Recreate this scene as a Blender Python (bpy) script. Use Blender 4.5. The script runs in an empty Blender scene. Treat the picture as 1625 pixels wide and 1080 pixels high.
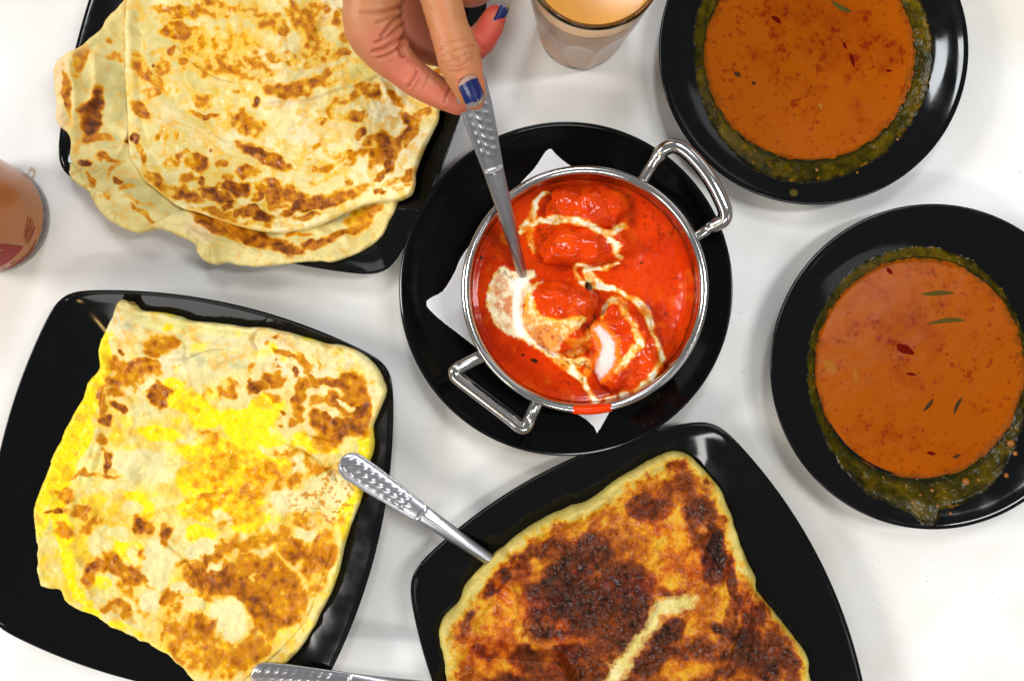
import bpy, bmesh, math, random
import numpy as np
from mathutils import Vector, Matrix, noise as mnoise

# ------------------------------------------------------------------ camera, light, exposure
D = 0.55            # camera height above the table (m)
S = 0.0004          # metres per photo pixel on the table top
CX, CY = 812.5, 540.0
scene = bpy.context.scene
COL = scene.collection

cam_d = bpy.data.cameras.new('camera')
cam = bpy.data.objects.new('camera', cam_d)
COL.objects.link(cam)
cam.location = (0, 0, D)
cam.rotation_euler = (0, 0, 0)
cam_d.sensor_width = 36.0
cam_d.lens = 36.0 * D / (1625 * S)
cam_d.clip_start = 0.01
cam_d.clip_end = 20
scene.camera = cam

w = bpy.data.worlds.new('World')
scene.world = w
w.use_nodes = True
bg = w.node_tree.nodes['Background']
bg.inputs[0].default_value = (1.0, 0.985, 0.96, 1)
bg.inputs[1].default_value = 0.27

def area(name, loc, target, sx, sy, power, color):
    d = bpy.data.lights.new(name, 'AREA')
    d.shape = 'RECTANGLE'; d.size = sx; d.size_y = sy
    d.energy = power; d.color = color
    o = bpy.data.objects.new(name, d); COL.objects.link(o)
    o.location = loc
    v = Vector(target) - Vector(loc)
    o.rotation_euler = v.to_track_quat('-Z', 'Y').to_euler()
    return o

area('window_light', (-2.40, 0.22, 1.72), (0.0, 0.0, 0.0), 0.80, 0.55, 52.0, (1.0, 0.97, 0.93))
area('right_ceiling_lamp', (0.67, 0.13, 1.46), (0.1, 0, 0), 0.12, 0.46, 8.5, (0.98, 0.99, 1.0))
area('top_ceiling_lamp', (0.05, 0.72, 1.50), (0.1, 0, 0), 0.20, 0.30, 7.0, (0.93, 0.97, 1.0))
area('front_lamp', (0.16, -1.40, 1.46), (0.0, 0.0, 0), 0.90, 0.12, 9.5, (1.0, 0.98, 0.95))
area('left_front_fill', (-1.40, -1.25, 1.25), (0, 0, 0), 0.9, 0.7, 10.0, (1.0, 0.98, 0.95))  # added soft fill to even out the table, not a real window
area('right_front_fill', (1.70, -0.95, 1.25), (0, 0, 0), 0.9, 0.7, 3.0, (1.0, 0.99, 0.97))  # weak added fill from the front right, no actual window
area('right_back_fill', (1.60, 1.60, 1.25), (0, 0, 0), 0.9, 0.7, 3.5, (0.98, 0.99, 1.0))  # added fill behind on the right, stands for no real source
area('left_back_fill', (-0.85, 1.75, 1.25), (0, 0, 0), 0.9, 0.7, 6.0, (0.98, 0.99, 1.0))  # added fill behind on the left, an invented soft source
area('warm_lamp', (-0.62, -0.82, 1.10), (0, 0, 0), 0.07, 0.05, 0.4, (1.0, 0.62, 0.22))

vs = scene.view_settings
vs.view_transform = 'Standard'; vs.look = 'None'; vs.exposure = -0.15; vs.gamma = 1.0
scene.render.engine = 'CYCLES'
scene.cycles.max_bounces = 10
scene.cycles.transmission_bounces = 8
scene.cycles.caustics_refractive = True

# ------------------------------------------------------------------ helpers
def lin(r, g, b):
    def f(c):
        c = c / 255.0
        return c / 12.92 if c <= 0.04045 else ((c + 0.055) / 1.055) ** 2.4
    return np.array([f(r), f(g), f(b)])

def P(px, py, h=0.0):
    k = S * (D - h) / D
    return ((px - CX) * k, (CY - py) * k)

def P3(px, py, h):
    x, y = P(px, py, h)
    return Vector((x, y, h))

def _hash(ix, iy, seed):
    ix = ix.astype(np.int64); iy = iy.astype(np.int64)
    n = (ix * 374761393 + iy * 668265263 + seed * 1442695041) & 0xFFFFFFFF
    n = ((n ^ (n >> 13)) * 1274126177) & 0xFFFFFFFF
    n = (n ^ (n >> 16)) & 0xFFFFFFFF
    return n / 4294967295.0

def vnoise(x, y, seed=0):
    ix = np.floor(x); iy = np.floor(y)
    fx = x - ix; fy = y - iy
    fx = fx * fx * fx * (fx * (fx * 6 - 15) + 10)
    fy = fy * fy * fy * (fy * (fy * 6 - 15) + 10)
    a = _hash(ix, iy, seed); b = _hash(ix + 1, iy, seed)
    c = _hash(ix, iy + 1, seed); d = _hash(ix + 1, iy + 1, seed)
    return (a + (b - a) * fx) * (1 - fy) + (c + (d - c) * fx) * fy

def fbm(x, y, scale, oct=4, seed=0, gain=0.5):
    """-1..1, scale in the units of x"""
    r = np.zeros_like(x, dtype=float); amp = 1.0; tot = 0.0; f = 1.0 / scale
    for o in range(oct):
        c, s = math.cos(0.6 * o + seed), math.sin(0.6 * o + seed)
        xr = (x * c - y * s) * f + 17.3 * o; yr = (x * s + y * c) * f + 9.1 * o
        r += amp * (vnoise(xr, yr, seed + o * 7) * 2 - 1); tot += amp
        amp *= gain; f *= 2.03
    return r / tot * 1.6

def sstep(a, b, x):
    t = np.clip((x - a) / (b - a), 0, 1)
    return t * t * (3 - 2 * t)

def smooth_closed(pts, n=6):
    pts = [np.array(p, float) for p in pts]; out = []
    m = len(pts)
    for i in range(m):
        p0, p1, p2, p3 = pts[(i - 1) % m], pts[i], pts[(i + 1) % m], pts[(i + 2) % m]
        for k in range(n):
            t = k / n
            out.append(0.5 * ((2 * p1) + (-p0 + p2) * t + (2 * p0 - 5 * p1 + 4 * p2 - p3) * t * t + (-p0 + 3 * p1 - 3 * p2 + p3) * t ** 3))
    return np.array(out)

def smooth_open(pts, n=8):
    pts = [np.array(p, float) for p in pts]; out = []
    m = len(pts)
    for i in range(m - 1):
        p0 = pts[max(i - 1, 0)]; p1 = pts[i]; p2 = pts[i + 1]; p3 = pts[min(i + 2, m - 1)]
        for k in range(n):
            t = k / n
            out.append(0.5 * ((2 * p1) + (-p0 + p2) * t + (2 * p0 - 5 * p1 + 4 * p2 - p3) * t * t + (-p0 + 3 * p1 - 3 * p2 + p3) * t ** 3))
    out.append(pts[-1])
    return np.array(out)

def inside(px, py, poly):
    r = np.zeros(px.shape, bool); n = len(poly)
    for i in range(n):
        x1, y1 = poly[i]; x2, y2 = poly[(i + 1) % n]
        if y1 == y2: continue
        c = ((y1 > py) != (y2 > py)) & (px < (x2 - x1) * (py - y1) / (y2 - y1) + x1)
        r ^= c
    return r

def dist_poly(px, py, poly, closed=True, width=None):
    """distance to a polyline and nearest point; with width: distance minus local half width"""
    best = np.full(px.shape, 1e9); bx = np.zeros(px.shape); by = np.zeros(px.shape)
    n = len(poly)
    for i in range(n if closed else n - 1):
        a = poly[i]; b = poly[(i + 1) % n]
        dx, dy = b[0] - a[0], b[1] - a[1]; L = dx * dx + dy * dy + 1e-12
        t = np.clip(((px - a[0]) * dx + (py - a[1]) * dy) / L, 0, 1)
        qx = a[0] + t * dx; qy = a[1] + t * dy
        d = np.hypot(px - qx, py - qy)
        if width is not None:
            d = d - (a[2] + t * (b[2] - a[2]))
        m = d < best
        best = np.where(m, d, best); bx = np.where(m, qx, bx); by = np.where(m, qy, by)
    return best, bx, by

def sdist(px, py, poly):
    d, bx, by = dist_poly(px, py, poly)
    i = inside(px, py, poly)
    return np.where(i, d, -d), bx, by

def blobs(x, y, L, sharp=1.7):
    """soft union of ellipses: value amt at the centre to 0 at the rim"""
    f = np.zeros_like(x)
    for b in L:
        cx, cy, rx, ry = b[:4]
        rot = math.radians(b[4]) if len(b) > 4 else 0
        amt = b[5] if len(b) > 5 else 0.7
        c, s = math.cos(rot), math.sin(rot)
        dx = x - cx; dy = y - cy
        u = (dx * c + dy * s) / (rx * 1.25); v = (-dx * s + dy * c) / (ry * 1.25)
        q = np.clip(1 - (u * u + v * v), 0, 1)
        val = amt * np.minimum(1, q * sharp)
        f = np.maximum(f, val) if amt > 0 else f
    return f

def poke(x, y, L):
    f = np.zeros_like(x)
    for b in L:
        f = np.maximum(f, blobs(x, y, [b]))
    return f

def ramp(t, stops):
    t = np.asarray(t)
    xs = [s[0] for s in stops]
    cols = np.array([s[1] for s in stops])
    return np.stack([np.interp(t, xs, cols[:, k]) for k in range(3)], -1)

def mix(a, b, f):
    return a * (1 - f[..., None]) + b * f[..., None]

def new_mesh_obj(name, verts, faces, mat=None, parent=None, col=None, smooth=True):
    me = bpy.data.meshes.new(name)
    verts = np.asarray(verts, dtype=np.float32)
    if isinstance(faces, np.ndarray):
        nf, k = faces.shape
        me.vertices.add(len(verts)); me.vertices.foreach_set('co', verts.ravel())
        me.loops.add(nf * k); me.loops.foreach_set('vertex_index', faces.ravel().astype(np.int32))
        me.polygons.add(nf)
        me.polygons.foreach_set('loop_start', np.arange(0, nf * k, k, dtype=np.int32))
        me.polygons.foreach_set('loop_total', np.full(nf, k, dtype=np.int32))
        me.update(calc_edges=True)
    else:
        me.from_pydata([tuple(v) for v in verts], [], faces)
    me.validate()
    if smooth:
        me.polygons.foreach_set('use_smooth', [True] * len(me.polygons))
    if col is not None:
        at = me.color_attributes.new('Col', 'FLOAT_COLOR', 'POINT')
        c4 = np.ones((len(verts), 4), dtype=np.float32); c4[:, :3] = col[:, :3]
        if col.shape[1] > 3: c4[:, 3] = col[:, 3]
        at.data.foreach_set('color', c4.ravel())
    if mat: me.materials.append(mat)
    o = bpy.data.objects.new(name, me); COL.objects.link(o)
    if parent: o.parent = parent
    return o

def tag(o, label, cat, group=None):
    o['label'] = label; o['category'] = cat
    if group: o['group'] = group
    return o

def empty(name, loc, label, cat, group=None):
    o = bpy.data.objects.new(name, None); COL.objects.link(o)
    o.location = loc; o.empty_display_size = 0.02
    return tag(o, label, cat, group)

def adopt(child, parent):
    """parent a mesh whose vertices are in world space under an Empty"""
    child.parent = parent
    child.matrix_parent_inverse = Matrix.Translation(-Vector(parent.location))
    return child

def tube(pts, rad, seg=16, caps=True):
    pts = [Vector(p) for p in pts]; n = len(pts)
    if not hasattr(rad, '__len__'): rad = [rad] * n
    V = []; F = []
    t0 = (pts[1] - pts[0]).normalized()
    up = Vector((0, 0, 1)) if abs(t0.z) < 0.9 else Vector((1, 0, 0))
    nrm = (up - t0 * up.dot(t0)).normalized()
    for i, p in enumerate(pts):
        t = (pts[min(i + 1, n - 1)] - pts[max(i - 1, 0)]).normalized()
        nrm = (nrm - t * nrm.dot(t)).normalized(); b = t.cross(nrm)
        for k in range(seg):
            a = 2 * math.pi * k / seg
            V.append(p + (nrm * math.cos(a) + b * math.sin(a)) * rad[i])
    for i in range(n - 1):
        for k in range(seg):
            k2 = (k + 1) % seg
            F.append((i * seg + k, i * seg + k2, (i + 1) * seg + k2, (i + 1) * seg + k))
    if caps:
        F.append(tuple(range(seg))[::-1]); F.append(tuple((n - 1) * seg + k for k in range(seg)))
    return V, F

def lathe(profile, seg=128, center=(0, 0), outline=None):
    """profile: list of (r, z); r==0 closes. outline(angle, r) optional radius warp"""
    V = []; F = []; rings = []
    for r, z in profile:
        if r <= 1e-9:
            rings.append([len(V)]); V.append((center[0], center[1], z))
        else:
            ring = []
            for k in range(seg):
                a = 2 * math.pi * k / seg
                rr = r if outline is None else outline(a, r)
                ring.append(len(V)); V.append((center[0] + rr * math.cos(a), center[1] + rr * math.sin(a), z))
            rings.append(ring)
    for i in range(len(rings) - 1):
        A, B = rings[i], rings[i + 1]
        for k in range(seg):
            k2 = (k + 1) % seg
            if len(A) == 1 and len(B) == 1: continue
            if len(A) == 1: F.append((A[0], B[k], B[k2]))
            elif len(B) == 1: F.append((A[k], B[0], A[k2]))
            else: F.append((A[k], B[k], B[k2], A[k2]))
    return V, F

# ------------------------------------------------------------------ materials
def mat_new(name):
    m = bpy.data.materials.new(name); m.use_nodes = True
    nt = m.node_tree; b = nt.nodes['Principled BSDF']
    return m, nt, b

def N(nt, t, **kw):
    n = nt.nodes.new(t)
    for k, v in kw.items():
        if k in n.inputs.keys() if isinstance(k, str) else False: n.inputs[k].default_value = v
        else: setattr(n, k, v)
    return n

def bump_chain(nt, b, specs):
    """specs: (scale, strength, distance, detail)"""
    tc = nt.nodes.new('ShaderNodeTexCoord'); prev = None
    for sc, st, dist, det in specs:
        t = nt.nodes.new('ShaderNodeTexNoise'); t.inputs['Scale'].default_value = sc; t.inputs['Detail'].default_value = det
        nt.links.new(tc.outputs['Object'], t.inputs['Vector'])
        bp = nt.nodes.new('ShaderNodeBump'); bp.inputs['Strength'].default_value = st; bp.inputs['Distance'].default_value = dist
        nt.links.new(t.outputs['Fac'], bp.inputs['Height'])
        if prev: nt.links.new(prev.outputs['Normal'], bp.inputs['Normal'])
        prev = bp
    nt.links.new(prev.outputs['Normal'], b.inputs['Normal'])

def food_mat(name, rough=0.5, spec=0.4, sss=0.0, bumps=((900, 0.25, 0.0004, 4),), grain=0.12, grain_scale=1500, coat=0.0):
    m, nt, b = mat_new(name)
    a = nt.nodes.new('ShaderNodeAttribute'); a.attribute_name = 'Col'
    tc = nt.nodes.new('ShaderNodeTexCoord')
    t = nt.nodes.new('ShaderNodeTexNoise'); t.inputs['Scale'].default_value = grain_scale; t.inputs['Detail'].default_value = 3
    nt.links.new(tc.outputs['Object'], t.inputs['Vector'])
    mr = nt.nodes.new('ShaderNodeMapRange'); mr.inputs[1].default_value = 0.3; mr.inputs[2].default_value = 0.7
    mr.inputs[3].default_value = 1 - grain; mr.inputs[4].default_value = 1 + grain
    nt.links.new(t.outputs['Fac'], mr.inputs[0])
    vm = nt.nodes.new('ShaderNodeVectorMath'); vm.operation = 'SCALE'
    nt.links.new(a.outputs['Color'], vm.inputs[0]); nt.links.new(mr.outputs[0], vm.inputs['Scale'])
    nt.links.new(vm.outputs[0], b.inputs['Base Color'])
    # gloss carried by the alpha of the colour attribute (oily or wet patches)
    mr2 = nt.nodes.new('ShaderNodeMapRange'); mr2.inputs[3].default_value = rough; mr2.inputs[4].default_value = max(0.08, rough - 0.3)
    nt.links.new(a.outputs['Alpha'], mr2.inputs[0]); mr2.inputs[1].default_value = 1.0; mr2.inputs[2].default_value = 0.0
    nt.links.new(mr2.outputs[0], b.inputs['Roughness'])
    b.inputs['Specular IOR Level'].default_value = spec
    if sss:
        b.inputs['Subsurface Weight'].default_value = sss
        b.inputs['Subsurface Radius'].default_value = (1.0, 0.6, 0.25)
        b.inputs['Subsurface Scale'].default_value = 0.003
    if coat:
        b.inputs['Coat Weight'].default_value = coat; b.inputs['Coat Roughness'].default_value = 0.06
    bump_chain(nt, b, bumps)
    return m

def plain(name, col, rough=0.4, metal=0.0, spec=0.5, bumps=None, coat=0):
    m, nt, b = mat_new(name)
    b.inputs['Base Color'].default_value = (*col, 1); b.inputs['Roughness'].default_value = rough
    b.inputs['Metallic'].default_value = metal; b.inputs['Specular IOR Level'].default_value = spec
    if coat: b.inputs['Coat Weight'].default_value = coat; b.inputs['Coat Roughness'].default_value = 0.05
    if bumps: bump_chain(nt, b, bumps)
    return m

def black_melamine():
    m, nt, b = mat_new('black_melamine')
    tc = nt.nodes.new('ShaderNodeTexCoord')
    t = nt.nodes.new('ShaderNodeTexNoise'); t.inputs['Scale'].default_value = 60; t.inputs['Detail'].default_value = 5
    nt.links.new(tc.outputs['Object'], t.inputs['Vector'])
    mr = nt.nodes.new('ShaderNodeMapRange'); mr.inputs[1].default_value = 0.35; mr.inputs[2].default_value = 0.75
    mr.inputs[3].default_value = 0.05; mr.inputs[4].default_value = 0.14
    nt.links.new(t.outputs['Fac'], mr.inputs[0]); nt.links.new(mr.outputs[0], b.inputs['Roughness'])
    b.inputs['Base Color'].default_value = (0.0022, 0.0025, 0.003, 1)
    b.inputs['Specular IOR Level'].default_value = 0.26
    # hairline scratches from cutlery
    w1 = nt.nodes.new('ShaderNodeTexNoise'); w1.inputs['Scale'].default_value = 14; w1.inputs['Detail'].default_value = 1
    bp = nt.nodes.new('ShaderNodeBump'); bp.inputs['Strength'].default_value = 0.10; bp.inputs['Distance'].default_value = 0.002
    nt.links.new(tc.outputs['Object'], w1.inputs['Vector']); nt.links.new(w1.outputs['Fac'], bp.inputs['Height'])
    nt.links.new(bp.outputs['Normal'], b.inputs['Normal'])
    return m
M_BLACK = black_melamine()
M_STEEL = plain('polished_steel', (0.50, 0.49, 0.48), 0.15, 1.0, bumps=((400, 0.06, 0.0003, 3),))
M_CUT = plain('cutlery_steel', (0.42, 0.42, 0.45), 0.30, 1.0, bumps=((250, 0.10, 0.0003, 4),))
M_BREAD = food_mat('griddled_dough', 0.50, 0.22, sss=0.05, bumps=((160, 0.16, 0.0008, 4), (1600, 0.2, 0.0002, 3)), grain=0.06)
M_EGG = food_mat('egg_dough', 0.36, 0.16, sss=0.05, bumps=((200, 0.25, 0.0008, 4), (1500, 0.25, 0.0002, 3)), grain=0.07)
M_CHAR = food_mat('charred_dough', 0.34, 0.20, bumps=((180, 0.16, 0.0010, 4), (1300, 0.25, 0.0003, 4)), grain=0.10, grain_scale=1100)
M_GRAVY = food_mat('tomato_gravy', 0.12, 0.12, bumps=((120, 0.06, 0.0010, 2), (500, 0.03, 0.0003, 2)), grain=0.05)
M_MEAT = food_mat('sauced_chicken', 0.12, 0.22, bumps=((130, 0.07, 0.0012, 2), (420, 0.05, 0.0004, 2)), grain=0.08)
M_CURRY = food_mat('thin_curry', 0.25, 0.04, bumps=((90, 0.03, 0.001, 2),), grain=0.06, grain_scale=1800)
M_FILM = food_mat('herb_residue', 0.18, 0.10, bumps=((260, 0.22, 0.0008, 3), (900, 0.25, 0.0003, 3)), grain=0.25, grain_scale=900)
M_PAPER = plain('white_paper', (0.82, 0.82, 0.83), 0.8, spec=0.2, bumps=((500, 0.1, 0.0002, 3),))

# ------------------------------------------------------------------ table
def build_table():
    m, nt, b = mat_new('white_laminate')
    tc = nt.nodes.new('ShaderNodeTexCoord')
    def noise(sc, det=4, rough=0.5, vec=None):
        t = nt.nodes.new('ShaderNodeTexNoise'); t.inputs['Scale'].default_value = sc
        t.inputs['Detail'].default_value = det; t.inputs['Roughness'].default_value = rough
        nt.links.new(vec or tc.outputs['Object'], t.inputs['Vector']); return t
    def rng(src, a, b_, c, d):
        r = nt.nodes.new('ShaderNodeMapRange')
        for i, v in zip((1, 2, 3, 4), (a, b_, c, d)): r.inputs[i].default_value = v
        nt.links.new(src, r.inputs[0]); return r.outputs[0]
    def mixc(f, c1, c2):
        x = nt.nodes.new('ShaderNodeMix'); x.data_type = 'RGBA'
        nt.links.new(f, x.inputs[0])
        for c, s in ((c1, 6), (c2, 7)):
            if isinstance(c, tuple): x.inputs[s].default_value = (*c, 1)
            else: nt.links.new(c, x.inputs[s])
        return x.outputs[2]
    def mul(a, b_):
        x = nt.nodes.new('ShaderNodeMath'); x.operation = 'MULTIPLY'
        nt.links.new(a, x.inputs[0]); nt.links.new(b_, x.inputs[1]); return x.outputs[0]
    c = mixc(rng(noise(7, 5).outputs['Fac'], 0.44, 0.68, 0, 0.75), (0.84, 0.84, 0.83), (0.70, 0.64, 0.54))
    # dirt specks, sparse
    for sc, thr, keep, colr in ((170, 0.060, 0.50, (0.10, 0.09, 0.09)), (420, 0.10, 0.56, (0.28, 0.25, 0.25))):
        v = nt.nodes.new('ShaderNodeTexVoronoi'); v.inputs['Scale'].default_value = sc
        nt.links.new(tc.outputs['Object'], v.inputs['Vector'])
        spot = rng(v.outputs['Distance'], thr * 1.5, thr * 0.6, 0, 1)
        sel = nt.nodes.new('ShaderNodeSeparateColor'); nt.links.new(v.outputs['Color'], sel.inputs[0])
        k1 = rng(sel.outputs[0], keep + 0.12, keep + 0.16, 0, 1)
        c = mixc(mul(mul(spot, k1), rng(noise(11, 2).outputs['Fac'], 0.45, 0.6, 0, 0.8)), c, colr)
    # faint hairline scratches
    mp = nt.nodes.new('ShaderNodeMapping'); mp.inputs['Rotation'].default_value = (0, 0, 0.7); mp.inputs['Scale'].default_value = (3, 40, 1)
    nt.links.new(tc.outputs['Object'], mp.inputs['Vector'])
    sn = noise(6, 2, vec=mp.outputs[0])
    line = rng(sn.outputs['Fac'], 0.494, 0.500, 0, 1); line2 = rng(sn.outputs['Fac'], 0.506, 0.500, 0, 1)
    c = mixc(mul(mul(line, line2), rng(noise(9, 1).outputs['Fac'], 0.58, 0.66, 0, 0.25)), c, (0.55, 0.54, 0.52))
    nt.links.new(c, b.inputs['Base Color'])
    nt.links.new(rng(noise(20, 4).outputs['Fac'], 0.3, 0.7, 0.32, 0.5), b.inputs['Roughness'])
    b.inputs['Specular IOR Level'].default_value = 0.3
    bm = bmesh.new()
    bmesh.ops.create_cube(bm, size=1)
    for v in bm.verts:
        v.co.x *= 1.5; v.co.y *= 1.0; v.co.z = v.co.z * 0.03 - 0.015
    bmesh.ops.bevel(bm, geom=list(bm.edges), offset=0.003, segments=3, affect='EDGES')
    me = bpy.data.meshes.new('table_top'); bm.to_mesh(me); bm.free()
    me.materials.append(m)
    o = bpy.data.objects.new('table_top', me); COL.objects.link(o); o['kind'] = 'structure'
build_table()

# ------------------------------------------------------------------ plates
def square_outline(cpx, side_px, ang, bulge, rc):
    """closed polygon (px) of a square with bowed sides and rounded corners, centred"""
    h = side_px / 2
    cor = [(-h, -h), (h, -h), (h, h), (-h, h)]
    pts = []
    for i in range(4):
        a = np.array(cor[i]); b = np.array(cor[(i + 1) % 4])
        nrm = (a + b) / 2; nrm = nrm / np.linalg.norm(nrm)
        for k in range(60):
            t = k / 60
            pts.append(a + (b - a) * t + nrm * bulge * 4 * t * (1 - t))
    pts = np.array(pts)
    # rounding: repeated averaging
    it = int(rc)
    for _ in range(it):
        pts = (np.roll(pts, 1, 0) + pts * 2 + np.roll(pts, -1, 0)) / 4
    c, s = math.cos(ang), math.sin(ang)
    R = np.stack([pts[:, 0] * c - pts[:, 1] * s, pts[:, 0] * s + pts[:, 1] * c], 1)
    return R + np.array(cpx)

SQ_PROFILE = [(0.0, 0.0045), (0.30, 0.0045), (0.50, 0.0048), (0.60, 0.0058), (0.68, 0.0085), (0.78, 0.0135), (0.87, 0.0185), (0.935, 0.0222), (0.965, 0.0236), (0.985, 0.0250)]
def sqz(s):
    return np.interp(s, [p[0] for p in SQ_PROFILE] + [3.0], [p[1] for p in SQ_PROFILE] + [0.0250])

class SquarePlate:
    def __init__(self, name, cpx, side, ang, bulge, rc, label):
        self.h = 0.025
        out = square_outline(cpx, side, ang, bulge, rc)
        W = np.array([P(x, y, self.h) for x, y in out])
        self.c = W.mean(0)
        rel = W - self.c
        a = np.arctan2(rel[:, 1], rel[:, 0]); r = np.hypot(rel[:, 0], rel[:, 1])
        o = np.argsort(a); self.a = a[o]; self.r = r[o]
        n = 240
        A = np.linspace(-math.pi, math.pi, n, endpoint=False)
        R = np.interp(A, self.a, self.r, period=2 * math.pi)
        Rm = R.mean()
        prof = [(s, z) for s, z in SQ_PROFILE[1:]]
        prof = [(0.12, 0.0045)] + prof
        # rounded lip, then the underside
        full = prof + [(0.993, 0.0257), (0.999, 0.0254), (1.0, 0.0244), (0.994, 0.0232), (0.93, 0.0195), (0.78, 0.0095), (0.62, 0.0020), (0.60, 0.0), (0.56, 0.0), (0.54, 0.0018), (0.2, 0.0022)]
        V = [(self.c[0], self.c[1], 0.0045)]; F = []
        for s, z in full:
            k = min(1, max(0, (s - 0.25) / 0.7)) ** 0.8
            rr = s * (R * k + Rm * 0.97 * (1 - k))
            for i in range(n):
                V.append((self.c[0] + rr[i] * math.cos(A[i]), self.c[1] + rr[i] * math.sin(A[i]), z))
        for i in range(n):
            F.append((0, 1 + i, 1 + (i + 1) % n))
        for q in range(len(full) - 1):
            for i in range(n):
                j = (i + 1) % n
                F.append((1 + q * n + i, 1 + (q + 1) * n + i, 1 + (q + 1) * n + j, 1 + q * n + j))
        q = len(full) - 1
        F.append(tuple(1 + q * n + i for i in range(n))[::-1])
        self.o = new_mesh_obj(name, V, F, M_BLACK)
        tag(self.o, label, 'plate', 'black square plates')
    def frac(self, x, y):
        dx = x - self.c[0]; dy = y - self.c[1]
        a = np.arctan2(dy, dx); R = np.interp(a, self.a, self.r, period=2 * math.pi)
        return np.hypot(dx, dy) / R
    def z(self, x, y):
        return sqz(self.frac(x, y))

pl1 = SquarePlate('square_plate', (436, 92), 552, math.radians(17.8), 33, 14, 'black square plate at the top left under the stack of plain flatbreads')
pl2 = SquarePlate('square_plate', (301, 783), 538, math.radians(12.6), 40, 14, 'black square plate at the lower left under the yellow egg flatbread')
pl3 = SquarePlate('square_plate', (1014, 1032), 548, math.radians(-27.0), 48, 14, 'black square plate at the bottom under the dark charred flatbread')

def round_plate(name, cpx, rpx, prof, label, group=None, h=0.024):
    cx, cy = P(cpx[0], cpx[1], h); R = rpx * S * (D - h) / D
    V, F = lathe([(r * R, z) for r, z in prof], 160, (cx, cy))
    o = new_mesh_obj(name, V, F, M_BLACK)
    tag(o, label, 'plate', group)
    return o, (cx, cy), R

coupe = [(0, .004), (.40, .004), (.52, .005), (.62, .0080), (.72, .0125), (.82, .0170), (.90, .0200), (.955, .0220), (.975, .0232), (.99, .0242), (.998, .0240), (1.0, .0230), (.99, .0218), (.90, .0175), (.70, .0085), (.58, .0015), (.56, 0), (.52, 0), (.50, .0015), (0, .0018)]
coupe = [(r, z + 0.0058 * max(0.0, (r - .52) / .48)) for r, z in coupe]
rp, RPC, RPR = round_plate('round_plate', (898, 458), 265.5, coupe, 'round black plate in the middle of the table under the steel karahi', h=0.030)
soup = [(0, .004), (.36, .004), (.46, .0055), (.58, .0100), (.68, .0142), (.76, .0176), (.84, .0203), (.92, .0222), (.965, .0232), (.99, .0242), (.998, .0240), (1.0, .0230), (.99, .0218), (.90, .0180), (.70, .0110), (.52, .0015), (.50, 0), (.46, 0), (.44, .0015), (0, .0018)]
def soupz(f):
    return np.interp(f, [p[0] for p in soup[:10]], [p[1] for p in soup[:10]])

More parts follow.
